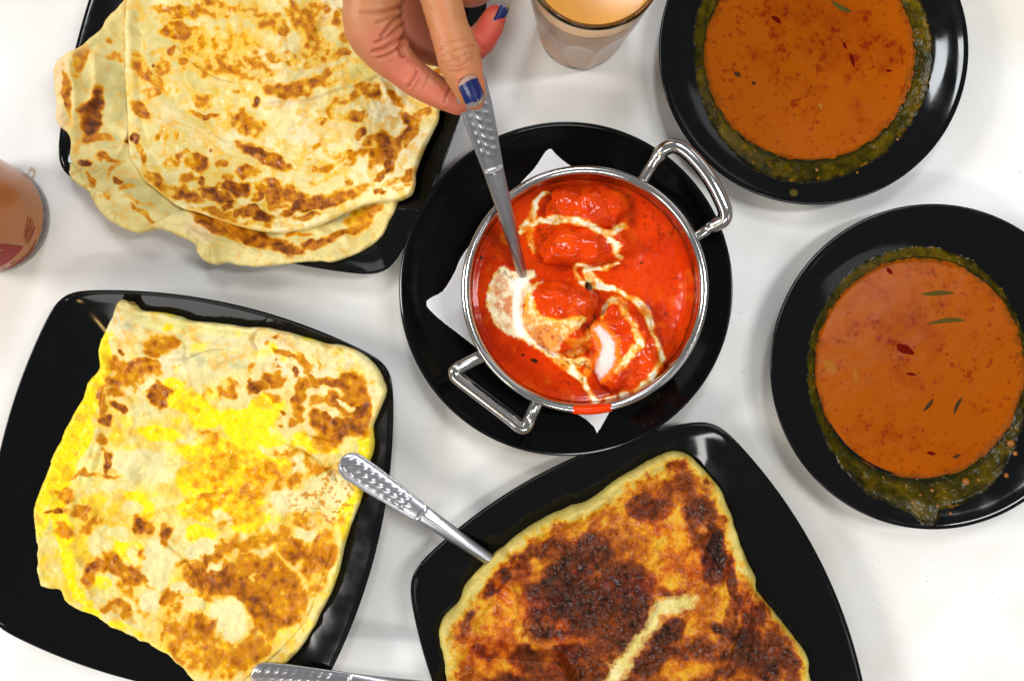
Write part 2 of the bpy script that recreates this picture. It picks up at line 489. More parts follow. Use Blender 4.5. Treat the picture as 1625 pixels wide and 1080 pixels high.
# ------------------------------------------------------------------ curry plates
def curry_plate(cpx, rpx, spx, srx, sry, reddy, leaves, seed, plabel, clabel, resid):
    o, c, R = round_plate('soup_plate', cpx, rpx, soup, plabel, 'black round plates of curry')
    zs = 0.0148
    sc = P(spx[0], spx[1], zs); k = S * (D - zs) / D
    root = empty('curry', (sc[0], sc[1], zs), clabel, 'curry', 'orange curries')
    # liquid surface, polar grid with a raised meniscus
    nr, na = 150, 420
    rr = np.concatenate([np.linspace(0.004, 0.97, nr - 8), np.linspace(0.975, 1.012, 8)])
    aa = np.linspace(0, 2 * np.pi, na, endpoint=False)
    RR, AA = np.meshgrid(rr, aa, indexing='ij')
    wob = 1 + 0.006 * fbm(np.cos(AA) * 3 + 5, np.sin(AA) * 3, 0.6, 3, seed)
    px = spx[0] + RR * srx * np.cos(AA) * wob; py = spx[1] - RR * sry * np.sin(AA) * wob
    X = (px - CX) * k; Y = (CY - py) * k
    fr = np.hypot(X - c[0], Y - c[1]) / R
    Z = np.full_like(X, zs) + 0.0007 * sstep(0.965, 1.0, RR) * 1.6 - 0.0016 * sstep(1.0, 1.012, RR)
    Z += 0.00012 * fbm(px, py, 40, 3, seed)
    base = lin(150, 70, 2)
    colr = np.tile(base, px.shape + (1,))
    n1 = fbm(px, py, 90, 4, seed); n2 = fbm(px, py, 7, 3, seed + 3); n3 = fbm(px, py, 22, 3, seed + 5)
    colr = mix(colr, lin(162, 78, 3), np.clip(0.5 + 0.6 * n1, 0, 1) * 0.45)
    redz = blobs(px, py, reddy)
    f = sstep(0.40, 0.85, redz * 0.30 + 0.34 * n2 + 0.30 * n3 + 0.10 * n1)
    colr = mix(colr, lin(112, 14, 3), f * 0.95)
    colr = mix(colr, lin(128, 40, 3), sstep(0.1, 0.7, redz * 0.5 + 0.4 * n3) * 0.35)
    f = sstep(0.64, 0.80, fbm(px, py, 5.0, 3, seed + 9) * 0.75 + 0.2 * n3)
    colr = mix(colr, lin(92, 30, 4), f * 0.6)
    f = sstep(0.62, 0.9, fbm(px, py, 8.0, 3, seed + 19) * .8 + .3 * n1)
    colr = mix(colr, lin(112, 16, 4), f * 0.6)
    # dark speckled margin
    e = sstep(0.93, 1.0, RR + 0.035 * n2)
    colr = mix(colr, lin(110, 58, 8), e * 0.7)
    colr = mix(colr, lin(40, 36, 8), sstep(0.990, 1.004, RR + 0.012 * n2))
    alpha = np.ones_like(px)
    V = np.stack([X, Y, Z], -1).reshape(-1, 3)
    i = np.arange(len(rr) - 1)[:, None] * na; j = np.arange(na)[None, :]; j2 = (j + 1) % na
    F = np.stack([i + j, i + na + j, i + na + j2, i + j2], -1).reshape(-1, 4)
    CC = np.concatenate([colr.reshape(-1, 3), alpha.reshape(-1, 1)], 1)
    # centre
    V = np.vstack([V, [[sc[0], sc[1], zs]]])
    CC = np.vstack([CC, CC[:1]])
    s = new_mesh_obj('liquid', V, F, M_CURRY, None, CC)
    adopt(s, root)
    ctr = bmesh.new(); ctr.from_mesh(s.data); ctr.verts.ensure_lookup_table()
    for q in range(na):
        ctr.faces.new((ctr.verts[len(V) - 1], ctr.verts[q], ctr.verts[(q + 1) % na])).smooth = True
    ctr.normal_update(); ctr.to_mesh(s.data); ctr.free()
    # residue film clinging to the wall of the plate
    nr = 60
    cdx = (sc[0] - c[0]) / R; cdy = (sc[1] - c[1]) / R
    t = np.linspace(0, 1, nr); T, AA = np.meshgrid(t, aa, indexing='ij')
    inr_x = (spx[0] + 0.985 * srx * np.cos(AA) - CX) * k; inr_y = (CY - (spx[1] - 0.985 * sry * np.sin(AA))) * k
    ang_px = np.degrees(AA) % 360
    outr = np.interp(ang_px, [a for a, _ in resid], [r for _, r in resid], period=360)
    hn = 0.018; kk = S * (D - hn) / D
    outr = (outr - 3) * (1 + 0.010 * fbm(np.cos(AA) * 10, np.sin(AA) * 10, 0.5, 4, seed + 2)) + 1.2 * fbm(np.cos(AA) * 60, np.sin(AA) * 60, 1.0, 2, seed + 4)
    ox = (spx[0] + outr * np.cos(AA) - CX) * kk; oy = (CY - (spx[1] - outr * np.sin(AA))) * kk
    X = inr_x + (ox - inr_x) * T; Y = inr_y + (oy - inr_y) * T
    fr = np.hypot(X - c[0], Y - c[1]) / R
    px = X / kk + CX; py = CY - Y / kk
    lump = np.clip(fbm(px, py, 9, 4, seed + 6) * 0.5 + 0.5, 0, 1)
    Z = soupz(fr) + (0.00035 + 0.0010 * lump * (1 - T)) * np.clip((1 - T) * 8, 0, 1) + 0.00005 - 0.0004 * (T >= 1)
    n1 = fbm(px, py, 36, 4, seed + 8); n2 = fbm(px, py, 11, 4, seed + 11)
    colr = np.tile(lin(54, 46, 2), px.shape + (1,))
    colr = mix(colr, lin(86, 70, 2), np.clip(0.4 + 0.8 * n1, 0, 1))
    colr = mix(colr, lin(20, 22, 2), np.clip(0.35 + 0.9 * n2, 0, 1) * 0.7)
    colr = mix(colr, lin(16, 22, 4), (1 - sstep(0.0, 0.30, T + 0.12 * n2)) * 0.9)
    colr = mix(colr, lin(14, 13, 3), sstep(0.72, 1.0, T + 0.10 * n2) * 0.85)
    colr = mix(colr, lin(130, 90, 8), sstep(0.70, 0.85, fbm(px, py, 7, 3, seed + 21) * .85 + .3 * n1) * 0.6)
    V = np.stack([X, Y, Z], -1).reshape(-1, 3)
    i = np.arange(nr - 1)[:, None] * na
    F = np.stack([i + j, i + na + j, i + na + j2, i + j2], -1).reshape(-1, 4)
    CC = np.concatenate([colr.reshape(-1, 3), np.ones((V.shape[0], 1))], 1)
    f = new_mesh_obj('residue', V, F, M_FILM, None, CC); adopt(f, root)
    # floating bits
    for lv in leaves:
        lx, ly, L, wd, ang, kind = lv
        x, y = P(lx, ly, zs); L *= S; wd *= S
        n = 14; VV = []; FF = []
        for q in range(n + 1):
            u = q / n; ww = wd / 2 * (math.sin(math.pi * min(max(u, 0.02), 0.98)) ** 0.6)
            bend = 0.06 * L * math.sin(u * 3.0 + lx)
            for sd, zz in ((-1, -0.0002), (-0.35, 0.0001), (0.35, 0.0001), (1, -0.0002)):
                a = -math.radians(ang)
                lx_, ly_ = (u - 0.5) * L, sd * ww + bend
                VV.append((x + lx_ * math.cos(a) - ly_ * math.sin(a), y + lx_ * math.sin(a) + ly_ * math.cos(a), zs + zz + 0.0002))
        for q in range(n):
            for e_ in range(3):
                FF.append((q * 4 + e_, (q + 1) * 4 + e_, (q + 1) * 4 + e_ + 1, q * 4 + e_ + 1))
        lc = {'leaf': M_LEAF, 'dark': M_LEAFD, 'pale': M_LEAFP, 'chili': M_CHILI}[kind]
        nm = {'leaf': 'curry_leaf', 'dark': 'curry_leaf', 'pale': 'vegetable_piece', 'chili': 'chili_flake'}[kind]
        adopt(new_mesh_obj(nm, VV, FF, lc), root)
    return root, c, R

M_LEAF = plain('green_leaf', lin(74, 62, 4), 0.6, spec=0.15, bumps=((700, 0.3, 0.0003, 2),))
M_LEAFD = plain('dark_leaf', lin(56, 32, 4), 0.6, spec=0.15)
M_LEAFP = plain('pale_vegetable', lin(150, 86, 6), 0.5, spec=0.15)
M_CHILI = plain('chili_skin', lin(92, 10, 3), 0.7, spec=0.03)
M_LENTIL = plain('lentil', lin(134, 78, 4), 0.25, bumps=((900, 0.3, 0.0003, 2),))

full1 = [(0, 199), (40, 199), (70, 200), (110, 200), (150, 196), (180, 186), (210, 190), (230, 200), (250, 208), (270, 207), (290, 200), (320, 197), (345, 198)]
cur1, c1, R1 = curry_plate((1291.5, 79), 246, (1284, 89), 167.5, 167.5,
    [(1350, 70, 90, 60, 30, 1), (1230, 40, 30, 20, 0, .8), (1280, 20, 90, 40, 0, .8), (1340, 160, 60, 50, 0, .5), (1200, 100, 50, 50, 0, .5)],
    [(1352, 95, 22, 7, 65, 'chili'), (1341, 72, 12, 5, 60, 'chili'), (1232, 32, 18, 8, 30, 'chili'), (1410, 112, 10, 4, 0, 'chili'), (1196, 132, 7, 6, 0, 'dark'), (1335, 10, 36, 9, 25, 'leaf'), (1170, 118, 12, 8, 20, 'dark'), (1303, 168, 9, 8, 40, 'pale')],
    11, 'round black plate of orange curry at the top right beside the tea glass', 'thin orange curry with a red oil streak in the upper right plate', full1)
full2 = [(0, 182), (30, 188), (60, 196), (90, 199), (120, 192), (150, 182), (180, 179), (205, 182), (225, 194), (245, 216), (262, 226), (266, 232), (270, 250), (275, 250), (278, 230), (300, 222), (320, 205), (340, 190)]
cur2, c2, R2 = curry_plate((1481, 581.5), 258.5, (1457, 585), 167.5, 176,
    [(1440, 550, 60, 60, 0, .9), (1380, 480, 40, 60, 30, .9), (1500, 470, 60, 40, 0, .5), (1400, 660, 60, 40, 0, .6), (1470, 730, 70, 25, 0, .6)],
    [(1488, 466, 50, 8, 5, 'leaf'), (1501, 511, 58, 8, 0, 'leaf'), (1437, 554, 30, 15, 35, 'chili'), (1318, 582, 28, 15, 60, 'pale'), (1357, 596, 22, 9, 85, 'pale'), (1473, 642, 24, 6, -55, 'dark'), (1520, 644, 28, 7, -60, 'dark'), (1446, 594, 16, 6, 0, 'chili'), (1478, 719, 14, 6, 0, 'chili'), (1518, 723, 12, 5, -20, 'dark'), (1412, 430, 12, 8, 60, 'chili')],
    37, 'round black plate of orange curry at the right edge below the other curry', 'thin orange curry with green leaf strips in the lower right plate', full2)
# small lentils stuck in the residue
random.seed(5)
def lentil(px, py, r, root, c, R):
    x, y = P(px, py, 0.018); f = math.hypot(x - c[0], y - c[1]) / R
    z = float(soupz(f)) + r * S * 0.15
    bm = bmesh.new(); bmesh.ops.create_icosphere(bm, subdivisions=2, radius=r * S)
    for v in bm.verts:
        v.co.z *= 0.65; v.co *= 1 + 0.15 * mnoise.noise(v.co * 900 + Vector((px, py, 0)))
        v.co += Vector((x, y, z))
    me = bpy.data.meshes.new('lentil'); bm.to_mesh(me); bm.free(); me.materials.append(M_LENTIL)
    for p in me.polygons: p.use_smooth = True
    o = bpy.data.objects.new('lentil', me); COL.objects.link(o); adopt(o, root)
for a in [(1607, 704, 6.5), (1533, 764, 6.5), (1611, 719, 4), (1479, 778, 3.5), (1594, 753, 4), (1553, 761, 3), (1402, 758, 2.2), (1459, 785, 3), (1484, 801, 3), (1503, 812, 2.5), (1570, 740, 2.5), (1445, 796, 3)]:
    lentil(*a, cur2, c2, R2)
for a in [(1198, 240, 2.5), (1296, 270, 3), (1240, 262, 2), (1423, 222, 2), (1358, 275, 1.8)]:
    lentil(*a, cur1, c1, R1)
# the green droplet on the rim
x, y = P(1259, 307, 0.022)
V, F = lathe([(0, .0008), (.0014, .0007), (.0024, .0003), (.0027, 0)], 24, (0, 0))
fz = float(soupz(math.hypot(x - c1[0], y - c1[1]) / R1))
dr = new_mesh_obj('droplet', [(a + x, b_ + y, c_ + fz) for a, b_, c_ in V], F, M_LEAF); adopt(dr, cur1)

# ------------------------------------------------------------------ flatbread sheets
def p3_(x, y, z): return tuple(P3(x, y, z))
BREAD_STOPS = [(0.0, lin(228, 213, 150)), (0.15, lin(230, 194, 76)), (0.32, lin(222, 164, 14)), (0.60, lin(202, 132, 2)), (0.82, lin(178, 104, 2)), (0.98, lin(142, 74, 2)), (1.16, lin(98, 46, 4)), (1.45, lin(58, 26, 8))]

def sheet(name, outline, zf, cf, mat, hnom, step=1.5, n_smooth=6, wobble=0.0, low=None, seed=0):
    poly = smooth_closed(outline, n_smooth)
    if wobble:
        nn = fbm(poly[:, 0], poly[:, 1], 18, 3, seed + 50)
        nm = fbm(poly[:, 0] + 300, poly[:, 1], 18, 3, seed + 51)
        poly = poly + np.stack([nn, nm], 1) * wobble
    x0, y0 = poly.min(0) - step; x1, y1 = poly.max(0) + step
    gx = np.arange(x0, x1 + step, step); gy = np.arange(y0, y1 + step, step)
    PX, PY = np.meshgrid(gx, gy)
    sd, bx, by = sdist(PX, PY, poly)
    keep = sd > -0.75 * step
    q = keep[:-1, :-1] & keep[1:, :-1] & keep[1:, 1:] & keep[:-1, 1:]
    anyin = (sd[:-1, :-1] > 0) | (sd[1:, :-1] > 0) | (sd[1:, 1:] > 0) | (sd[:-1, 1:] > 0)
    q &= anyin
    snap = keep & (sd < 0.25 * step)
    PX = np.where(snap, bx, PX); PY = np.where(snap, by, PY); sd = np.where(snap, 0.0, sd)
    idx = np.arange(PX.size).reshape(PX.shape)
    F = np.stack([idx[:-1, :-1][q], idx[1:, :-1][q], idx[1:, 1:][q], idx[:-1, 1:][q]], -1)
    used = np.unique(F); remap = -np.ones(PX.size, int); remap[used] = np.arange(len(used))
    F = remap[F]
    px = PX.ravel()[used]; py = PY.ravel()[used]; sd = sd.ravel()[used]
    k = S * (D - hnom) / D
    X = (px - CX) * k; Y = (CY - py) * k
    Z = zf(px, py, sd, X, Y)
    C = cf(px, py, sd)
    C[:, :3] *= np.array([1.0, 0.985, 0.93] if mat is M_BREAD else [0.96, 0.95, 0.86] if mat is M_EGG else [1, 1, 1])
    if C.shape[1] == 3: C = np.concatenate([C, np.ones((len(C), 1))], 1)
    # skirt
    E = np.concatenate([F[:, [0, 1]], F[:, [1, 2]], F[:, [2, 3]], F[:, [3, 0]]])
    Es = np.sort(E, 1); key = Es[:, 0].astype(np.int64) * (len(px) + 1) + Es[:, 1]
    u, inv, cnt = np.unique(key, return_inverse=True, return_counts=True)
    B = E[cnt[inv] == 1]
    bv = np.unique(B); bm_ = -np.ones(len(px), int); bm_[bv] = np.arange(len(bv)) + len(px)
    zl = low(px[bv], py[bv], X[bv], Y[bv])
    zl = np.minimum(zl, Z[bv] - 0.0002)
    V = np.vstack([np.stack([X, Y, Z], 1), np.stack([X[bv], Y[bv], zl], 1)])
    SK = np.stack([B[:, 1], B[:, 0], bm_[B[:, 0]], bm_[B[:, 1]]], 1)
    # orient so that normals point up
    FF = np.vstack([F, SK])
    C = np.vstack([C, C[bv]])
    o = new_mesh_obj(name, V, FF, mat, None, C)
    return o

def edge_round(sd, r):
    t = np.clip(sd / r, 0, 1)
    return np.sqrt(np.clip(1 - (1 - t) ** 2, 0, 1))

def ridge(px, py, pts, wd, ht):
    """soft fold along a line"""
    L = smooth_open(pts, 5)
    d, _, _ = dist_poly(px, py, L, closed=False)
    return ht * np.exp(-(d / wd) ** 2)

def lip(px, py, pts, wd, ht, side=1):
    """layer edge: raised on one side of a line, dropping sharply on the other"""
    L = smooth_open(pts, 5)
    best = np.full(px.shape, 1e9); sgn = np.zeros(px.shape)
    for i in range(len(L) - 1):
        a, b = L[i], L[i + 1]
        dx, dy = b - a; LL = dx * dx + dy * dy + 1e-12
        t = np.clip(((px - a[0]) * dx + (py - a[1]) * dy) / LL, 0, 1)
        ex = px - a[0] - t * dx; ey = py - a[1] - t * dy
        d = np.hypot(ex, ey); m = d < best
        s = np.sign(dx * ey - dy * ex)
        best = np.where(m, d, best); sgn = np.where(m, s, sgn)
    sgn = sgn * side
    r = np.where(sgn > 0, np.exp(-best / wd) * (1 - np.exp(-best / 1.5)) * 1.2, -0.35 * np.exp(-best / 3.0))
    return ht * r

def brownfield(px, py, L, seed, warp=7, edge=0.22, fine=0.30, anti=(), gain=0.55):
    wx = px + warp * fbm(px, py, 24, 3, seed); wy = py + warp * fbm(px + 400, py, 24, 3, seed + 1)
    b = blobs(wx, wy, L)
    for a in anti:
        b = b * (1 - blobs(wx, wy, [a]))
    n = fbm(px, py, 10, 4, seed + 2, gain); n2 = fbm(px, py, 30, 3, seed + 3)
    f = b + fine * n + 0.12 * n2
    t = sstep(edge - 0.02, edge + 0.36, f) * np.clip(f, 0, 2)
    return t, f

# --- lower plain flatbread
L1 = [(113, 150, 8, 38, -8, .85), (131, 95, 9, 26, 12, .65), (147, 178, 13, 36, 8, 1.0), (167, 67, 5, 6, 0, .5), (160, 30, 12, 5, -45, .5), (175, 88, 12, 6, 0, .4),
      (135, 257, 10, 7, 0, .95), (165, 250, 15, 7, 10, .95), (190, 284, 11, 5, 15, .85), (206, 298, 11, 7, 15, .8), (235, 340, 20, 4, 35, .55), (143, 290, 5, 16, -35, .6), (178, 268, 3, 22, 30, .6), (176, 308, 5, 6, 0, .6), (215, 318, 22, 4, 20, .5),
      (152, 215, 20, 7, 0, .6), (125, 235, 5, 14, 0, .5), (240, 325, 10, 5, 0, .45), (180, 300, 8, 4, 0, .45),
      (345, 357, 44, 12, 30, .80), (405, 378, 45, 12, 22, .85), (455, 398, 32, 9, 12, .95), (430, 385, 25, 10, 0, .8), (500, 388, 24, 8, -25, .8), (545, 370, 28, 7, -25, .8), (565, 345, 20, 18, -40, .60), (590, 330, 14, 8, -30, .55), (475, 372, 22, 5, -10, .55), (200, 215, 7, 6, 0, 1.2)]
out1b = [(230, -60), (192, -5), (170, 22), (150, 52), (126, 80), (98, 94), (90, 125), (94, 165), (98, 200), (112, 218), (113, 258), (118, 285), (145, 308), (168, 343), (190, 357), (214, 369), (226, 371), (240, 368), (262, 366), (290, 378), (314, 390), (318, 406), (330, 416), (345, 421), (362, 418), (400, 424), (440, 421), (500, 415), (532, 415), (570, 399), (600, 378), (616, 350), (630, 316), (640, 250), (640, 100), (620, -60), (420, -120)]
def z1b(px, py, sd, X, Y):
    zp = np.maximum(pl1.z(X, Y), 0.009) + 0.0012
    # outside the rim the dough hangs on the lip
    fr = pl1.frac(X, Y)
    zp = np.where(fr > 1.0, zp + 0.0003, zp)
    z = zp + 0.0028 * edge_round(sd, 6)
    z += 0.0016 * fbm(px, py, 60, 3, 3) + 0.0006 * fbm(px, py, 18, 3, 4)
    z += lip(px, py, [(224, 370), (250, 357), (282, 337), (300, 334), (318, 345)], 16, 0.0042, 1)
    z += lip(px, py, [(150, 285), (172, 268), (186, 240), (192, 215)], 12, 0.0030, -1)
    z += lip(px, py, [(310, 330), (345, 352), (372, 378), (400, 400)], 14, 0.0028, -1)
    z += lip(px, py, [(113, 258), (128, 270), (145, 295), (165, 305)], 9, 0.0026, 1)
    z += ridge(px, py, [(330, 380), (342, 395), (348, 418)], 6, 0.0028) + ridge(px, py, [(300, 360), (322, 380), (318, 400)], 5, 0.0020)
    z -= ridge(px, py, [(335, 372), (336, 395), (330, 412)], 4, 0.0020)
    z += ridge(px, py, [(152, 90), (150, 140), (128, 200)], 5, 0.0022) + ridge(px, py, [(118, 105), (124, 150), (122, 200)], 4, 0.0018)
    z += ridge(px, py, [(500, 362), (520, 372), (545, 375)], 5, 0.0014)
    z += 0.0010 * fbm(px * 0.8 + py * 0.6, py * 0.25 - px * 0.1, 10, 3, 8) * sstep(30, 5, sd)
    return z
def c1b(px, py, sd):
    t, f = brownfield(px, py, L1, 5, warp=6)
    t = t * sstep(1.0, 7, sd)
    c = ramp(t, BREAD_STOPS)
    g = blobs(px, py, [(175, 140, 18, 50, 0, .8), (165, 220, 18, 18, 0, .8), (230, 310, 45, 15, 35, 1), (180, 330, 30, 12, 30, .3), (140, 275, 30, 12, 0, .5), (270, 330, 30, 14, 20, .9)])  # grey-green dough, also painting in shade along the upper bread's edge
    c = mix(c, lin(168, 166, 118), np.clip(g * (0.7 + 0.5 * fbm(px, py, 22, 3, 9)), 0, 1) * (1 - np.clip(t * 2.2, 0, 1)) * 0.8)
    nl = fbm(px, py, 45, 4, 7)
    c = mix(c, lin(196, 182, 112), np.clip(0.45 + 0.9 * nl, 0, 1) * (1 - np.clip(t * 2.2, 0, 1)) * 0.75)
    c = mix(c, lin(226, 206, 138), (1 - sstep(2, 16, sd)) * 0.6)
    c = mix(c, lin(226, 160, 30), np.clip(sstep(0.02, 0.30, f) * (1 - np.clip(t * 2.2, 0, 1)), 0, 1) * 0.5)
    c = mix(c, lin(234, 206, 164), blobs(px, py, [(105, 120, 10, 30, 10, 1), (100, 190, 10, 25, 0, 1), (320, 365, 25, 16, 40, .8)]) * 0.8 * (1 - np.clip(t * 2, 0, 1)))
    return c
b1 = sheet('flatbread', out1b, z1b, c1b, M_BREAD, 0.024, 1.5, wobble=1.2, low=lambda px, py, X, Y: np.maximum(pl1.z(X, Y) + 0.0003, 0.012))
tag(b1, 'lower plain flatbread with folded pale edges hanging over the plate rim', 'flatbread', 'plain flatbreads')

# --- upper plain flatbread
L2 = [(280, 16, 30, 8, -8, .62), (330, 8, 26, 11, 0, .72), (258, 5, 20, 7, 0, .75), (270, 43, 24, 10, 0, .82), (300, 40, 20, 7, 5, .55), (320, 65, 46, 20, 15, .50), (350, 50, 20, 15, 10, .45), (385, 66, 15, 20, 0, .48), (340, 85, 30, 12, 0, .45), (330, 103, 35, 10, 0, .50), (385, 106, 40, 8, 3, .60), (360, 95, 12, 7, 0, .5),
      (212, 97, 11, 20, -35, .75), (232, 115, 24, 7, 40, .68), (252, 100, 10, 12, -10, .62), (232, 137, 14, 6, -10, .75), (283, 90, 8, 5, 0, .55), (213, 163, 17, 7, 38, .72), (308, 152, 13, 7, 10, .68), (318, 160, 8, 5, 0, .5), (311, 178, 22, 5, 8, .88), (381, 190, 27, 15, 15, .62), (393, 190, 10, 10, 0, .4), (375, 168, 6, 5, 0, .5), (399, 155, 6, 6, 0, .85),
      (413, 243, 38, 8, 22, 1.0), (400, 228, 24, 6, 5, .55), (308, 253, 16, 10, 5, .78), (266, 252, 13, 8, -30, .70), (348, 253, 7, 6, 0, .75), (200, 215, 8, 7, 0, 1.25), (213, 237, 6, 20, -20, .68), (240, 207, 4, 9, 0, .5), (269, 210, 5, 8, 10, .55), (252, 212, 3, 14, -10, .4), (330, 232, 2.5, 2.5, 0, 1.0), (262, 75, 4, 6, -20, 1.0), (236, 93, 2, 3, 0, 1.1), (286, 240, 5, 4, 0, .6), (310, 265, 10, 3, 0, .45),
      (233, 278, 16, 9, 35, .82), (262, 300, 20, 8, 35, .70), (290, 303, 26, 9, 22, .80), (300, 308, 12, 7, 10, .9), (337, 306, 24, 9, 25, 1.0), (330, 297, 10, 8, 20, .9), (368, 294, 18, 11, 10, 1.15), (386, 268, 15, 8, 0, .72), (357, 273, 8, 6, 0, .88), (290, 277, 14, 6, 0, .65), (313, 280, 4, 7, 0, .8), (340, 287, 5, 5, 0, .8),
      (270, 292, 16, 7, 0, .5), (415, 290, 22, 8, -10, .72), (425, 305, 14, 10, 20, 1.0), (400, 308, 9, 7, 0, .92), (400, 334, 22, 8, 18, 1.15), (385, 330, 12, 6, 0, .9), (355, 327, 6, 4, 0, .9), (368, 335, 5, 6, 0, .8), (455, 307, 30, 10, 10, .80), (480, 318, 22, 7, -25, 1.0), (500, 318, 30, 6, -18, .85), (530, 310, 30, 6, -18, .75), (570, 296, 16, 6, -20, .55), (485, 340, 20, 4, -25, .8), (450, 337, 12, 5, -20, .7), (330, 335, 30, 6, 10, .6), (360, 348, 25, 6, 15, .6), (405, 350, 20, 4, 5, .55), (465, 345, 8, 3, -20, .6), (440, 320, 22, 6, 0, .5),
      (470, 133, 46, 9, -10, .82), (440, 141, 25, 8, 5, .7), (500, 117, 32, 7, -28, .60), (440, 85, 26, 7, 0, .58), (490, 95, 24, 6, -10, .55), (530, 80, 18, 6, -12, .68), (425, 25, 18, 14, 0, .62), (440, 40, 10, 8, 0, .8), (480, 22, 16, 26, 5, .62), (490, 55, 14, 22, 10, .58), (505, 70, 8, 18, -10, .58), (400, 110, 16, 9, 0, .6), (398, 98, 10, 12, 20, .5), (415, 112, 12, 5, 0, .6), (545, 20, 15, 13, 0, .72), (547, 52, 11, 9, 0, .72), (560, 66, 8, 4, 0, .6), (460, 5, 14, 10, 0, .6), (385, 5, 18, 8, 0, .4), (500, 5, 16, 8, 0, .6),
      (532, 158, 14, 7, -30, .62), (522, 172, 6, 12, 0, .6), (560, 140, 26, 5, -20, .62), (590, 138, 10, 8, 0, .72), (562, 181, 13, 8, 0, .88), (540, 183, 10, 3, 0, .5), (566, 206, 9, 5, 0, .95), (503, 186, 9, 4, 0, .68), (497, 225, 6, 5, 0, .55), (582, 183, 3, 2.5, 0, .5), (625, 150, 14, 6, 40, .62), (603, 148, 8, 3, 20, .55),
      (642, 178, 10, 9, 0, 1.0), (655, 193, 9, 15, 30, .85), (668, 175, 17, 6, 5, .9), (680, 176, 6, 6, 0, .9), (600, 218, 16, 12, 5, .86), (596, 232, 12, 8, -30, .8), (590, 248, 12, 11, -40, .82), (620, 232, 11, 26, 38, .86), (636, 215, 6, 24, 40, .85), (655, 210, 5, 20, 35, .85), (613, 262, 9, 8, 0, 1.15), (602, 275, 12, 5, -40, .8), (560, 238, 26, 6, -18, .62), (530, 240, 14, 7, 0, .5), (550, 252, 10, 5, -30, .6), (520, 258, 18, 4, -18, .55), (625, 282, 18, 5, -30, .62), (645, 275, 8, 6, -30, .75), (603, 301, 8, 3, -5, .8), (630, 300, 6, 4, 0, .5), (645, 288, 4, 3, 0, .5), (500, 262, 5, 3, 0, .6), (527, 275, 6, 5, 0, .45), (550, 285, 7, 5, 0, .55), (500, 283, 14, 3, -5, .35),
      (470, 250, 8, 4, 10, .45), (486, 250, 6, 3, 0, .55), (640, 110, 8, 4, 0, .4), (690, 110, 12, 5, 20, .7), (380, 140, 14, 4, 0, .35), (445, 60, 8, 5, 0, .3)]
out1a = [(205, -100), (192, -20), (187, 30), (185, 80), (184, 130), (187, 180), (188, 224), (197, 250), (219, 281), (252, 308), (282, 328), (310, 336), (350, 350), (390, 361), (428, 367), (460, 364), (491, 356), (528, 339), (560, 324), (586, 317), (612, 316), (634, 315), (652, 306), (657, 290), (659, 268), (668, 240), (682, 212), (694, 186), (696, 170), (706, 140), (714, 100), (722, 40), (715, -60), (620, -150), (400, -180), (270, -160)]
def z1a(px, py, sd, X, Y):
    zp = np.maximum(pl1.z(X, Y), 0.009)
    z = np.maximum(zp + 0.0075, 0.0175) + 0.0034 * edge_round(sd, 7) + 0.0024 * sstep(0, 90, sd)
    z += 0.0018 * fbm(px, py, 90, 3, 13) + 0.0010 * fbm(px, py, 34, 3, 14) + 0.0004 * fbm(px, py, 12, 3, 15)
    # stretched folds
    z += ridge(px, py, [(196, 40), (196, 120), (202, 190), (225, 260)], 6, 0.0014) - ridge(px, py, [(206, 20), (207, 100), (214, 190), (238, 255)], 5, 0.0010)
    z += ridge(px, py, [(225, 0), (222, 60), (240, 150), (300, 190), (360, 205)], 7, 0.0010)
    z += ridge(px, py, [(250, 190), (290, 215), (320, 250)], 5, 0.0009) + ridge(px, py, [(260, 180), (320, 205), (350, 225)], 4, 0.0009)
    z += lip(px, py, [(430, 158), (480, 152), (530, 138), (580, 122), (620, 100)], 16, 0.0016, -1)
    z += ridge(px, py, [(440, 250), (450, 200), (455, 190)], 5, 0.0006)
    z += lip(px, py, [(355, 344), (400, 345), (450, 348), (520, 322), (585, 296)], 8, 0.0010, -1)
    z += ridge(px, py, [(600, 120), (620, 150), (660, 170)], 6, 0.0012) + lip(px, py, [(300, 95), (345, 120), (410, 125), (470, 100), (540, 60)], 14, 0.0010, 1) + lip(px, py, [(235, 180), (300, 200), (350, 240), (400, 255), (440, 290)], 12, 0.0011, -1) + ridge(px, py, [(480, 60), (500, 20), (510, -20)], 6, 0.0010) + lip(px, py, [(500, 170), (560, 160), (610, 130)], 10, 0.0010, 1)
    z += ridge(px, py, [(225, 75), (250, 62), (275, 75), (262, 95)], 5, 0.0010)
    z += ridge(px, py, [(450, 290), (520, 285), (580, 262)], 8, 0.0009)
    return z
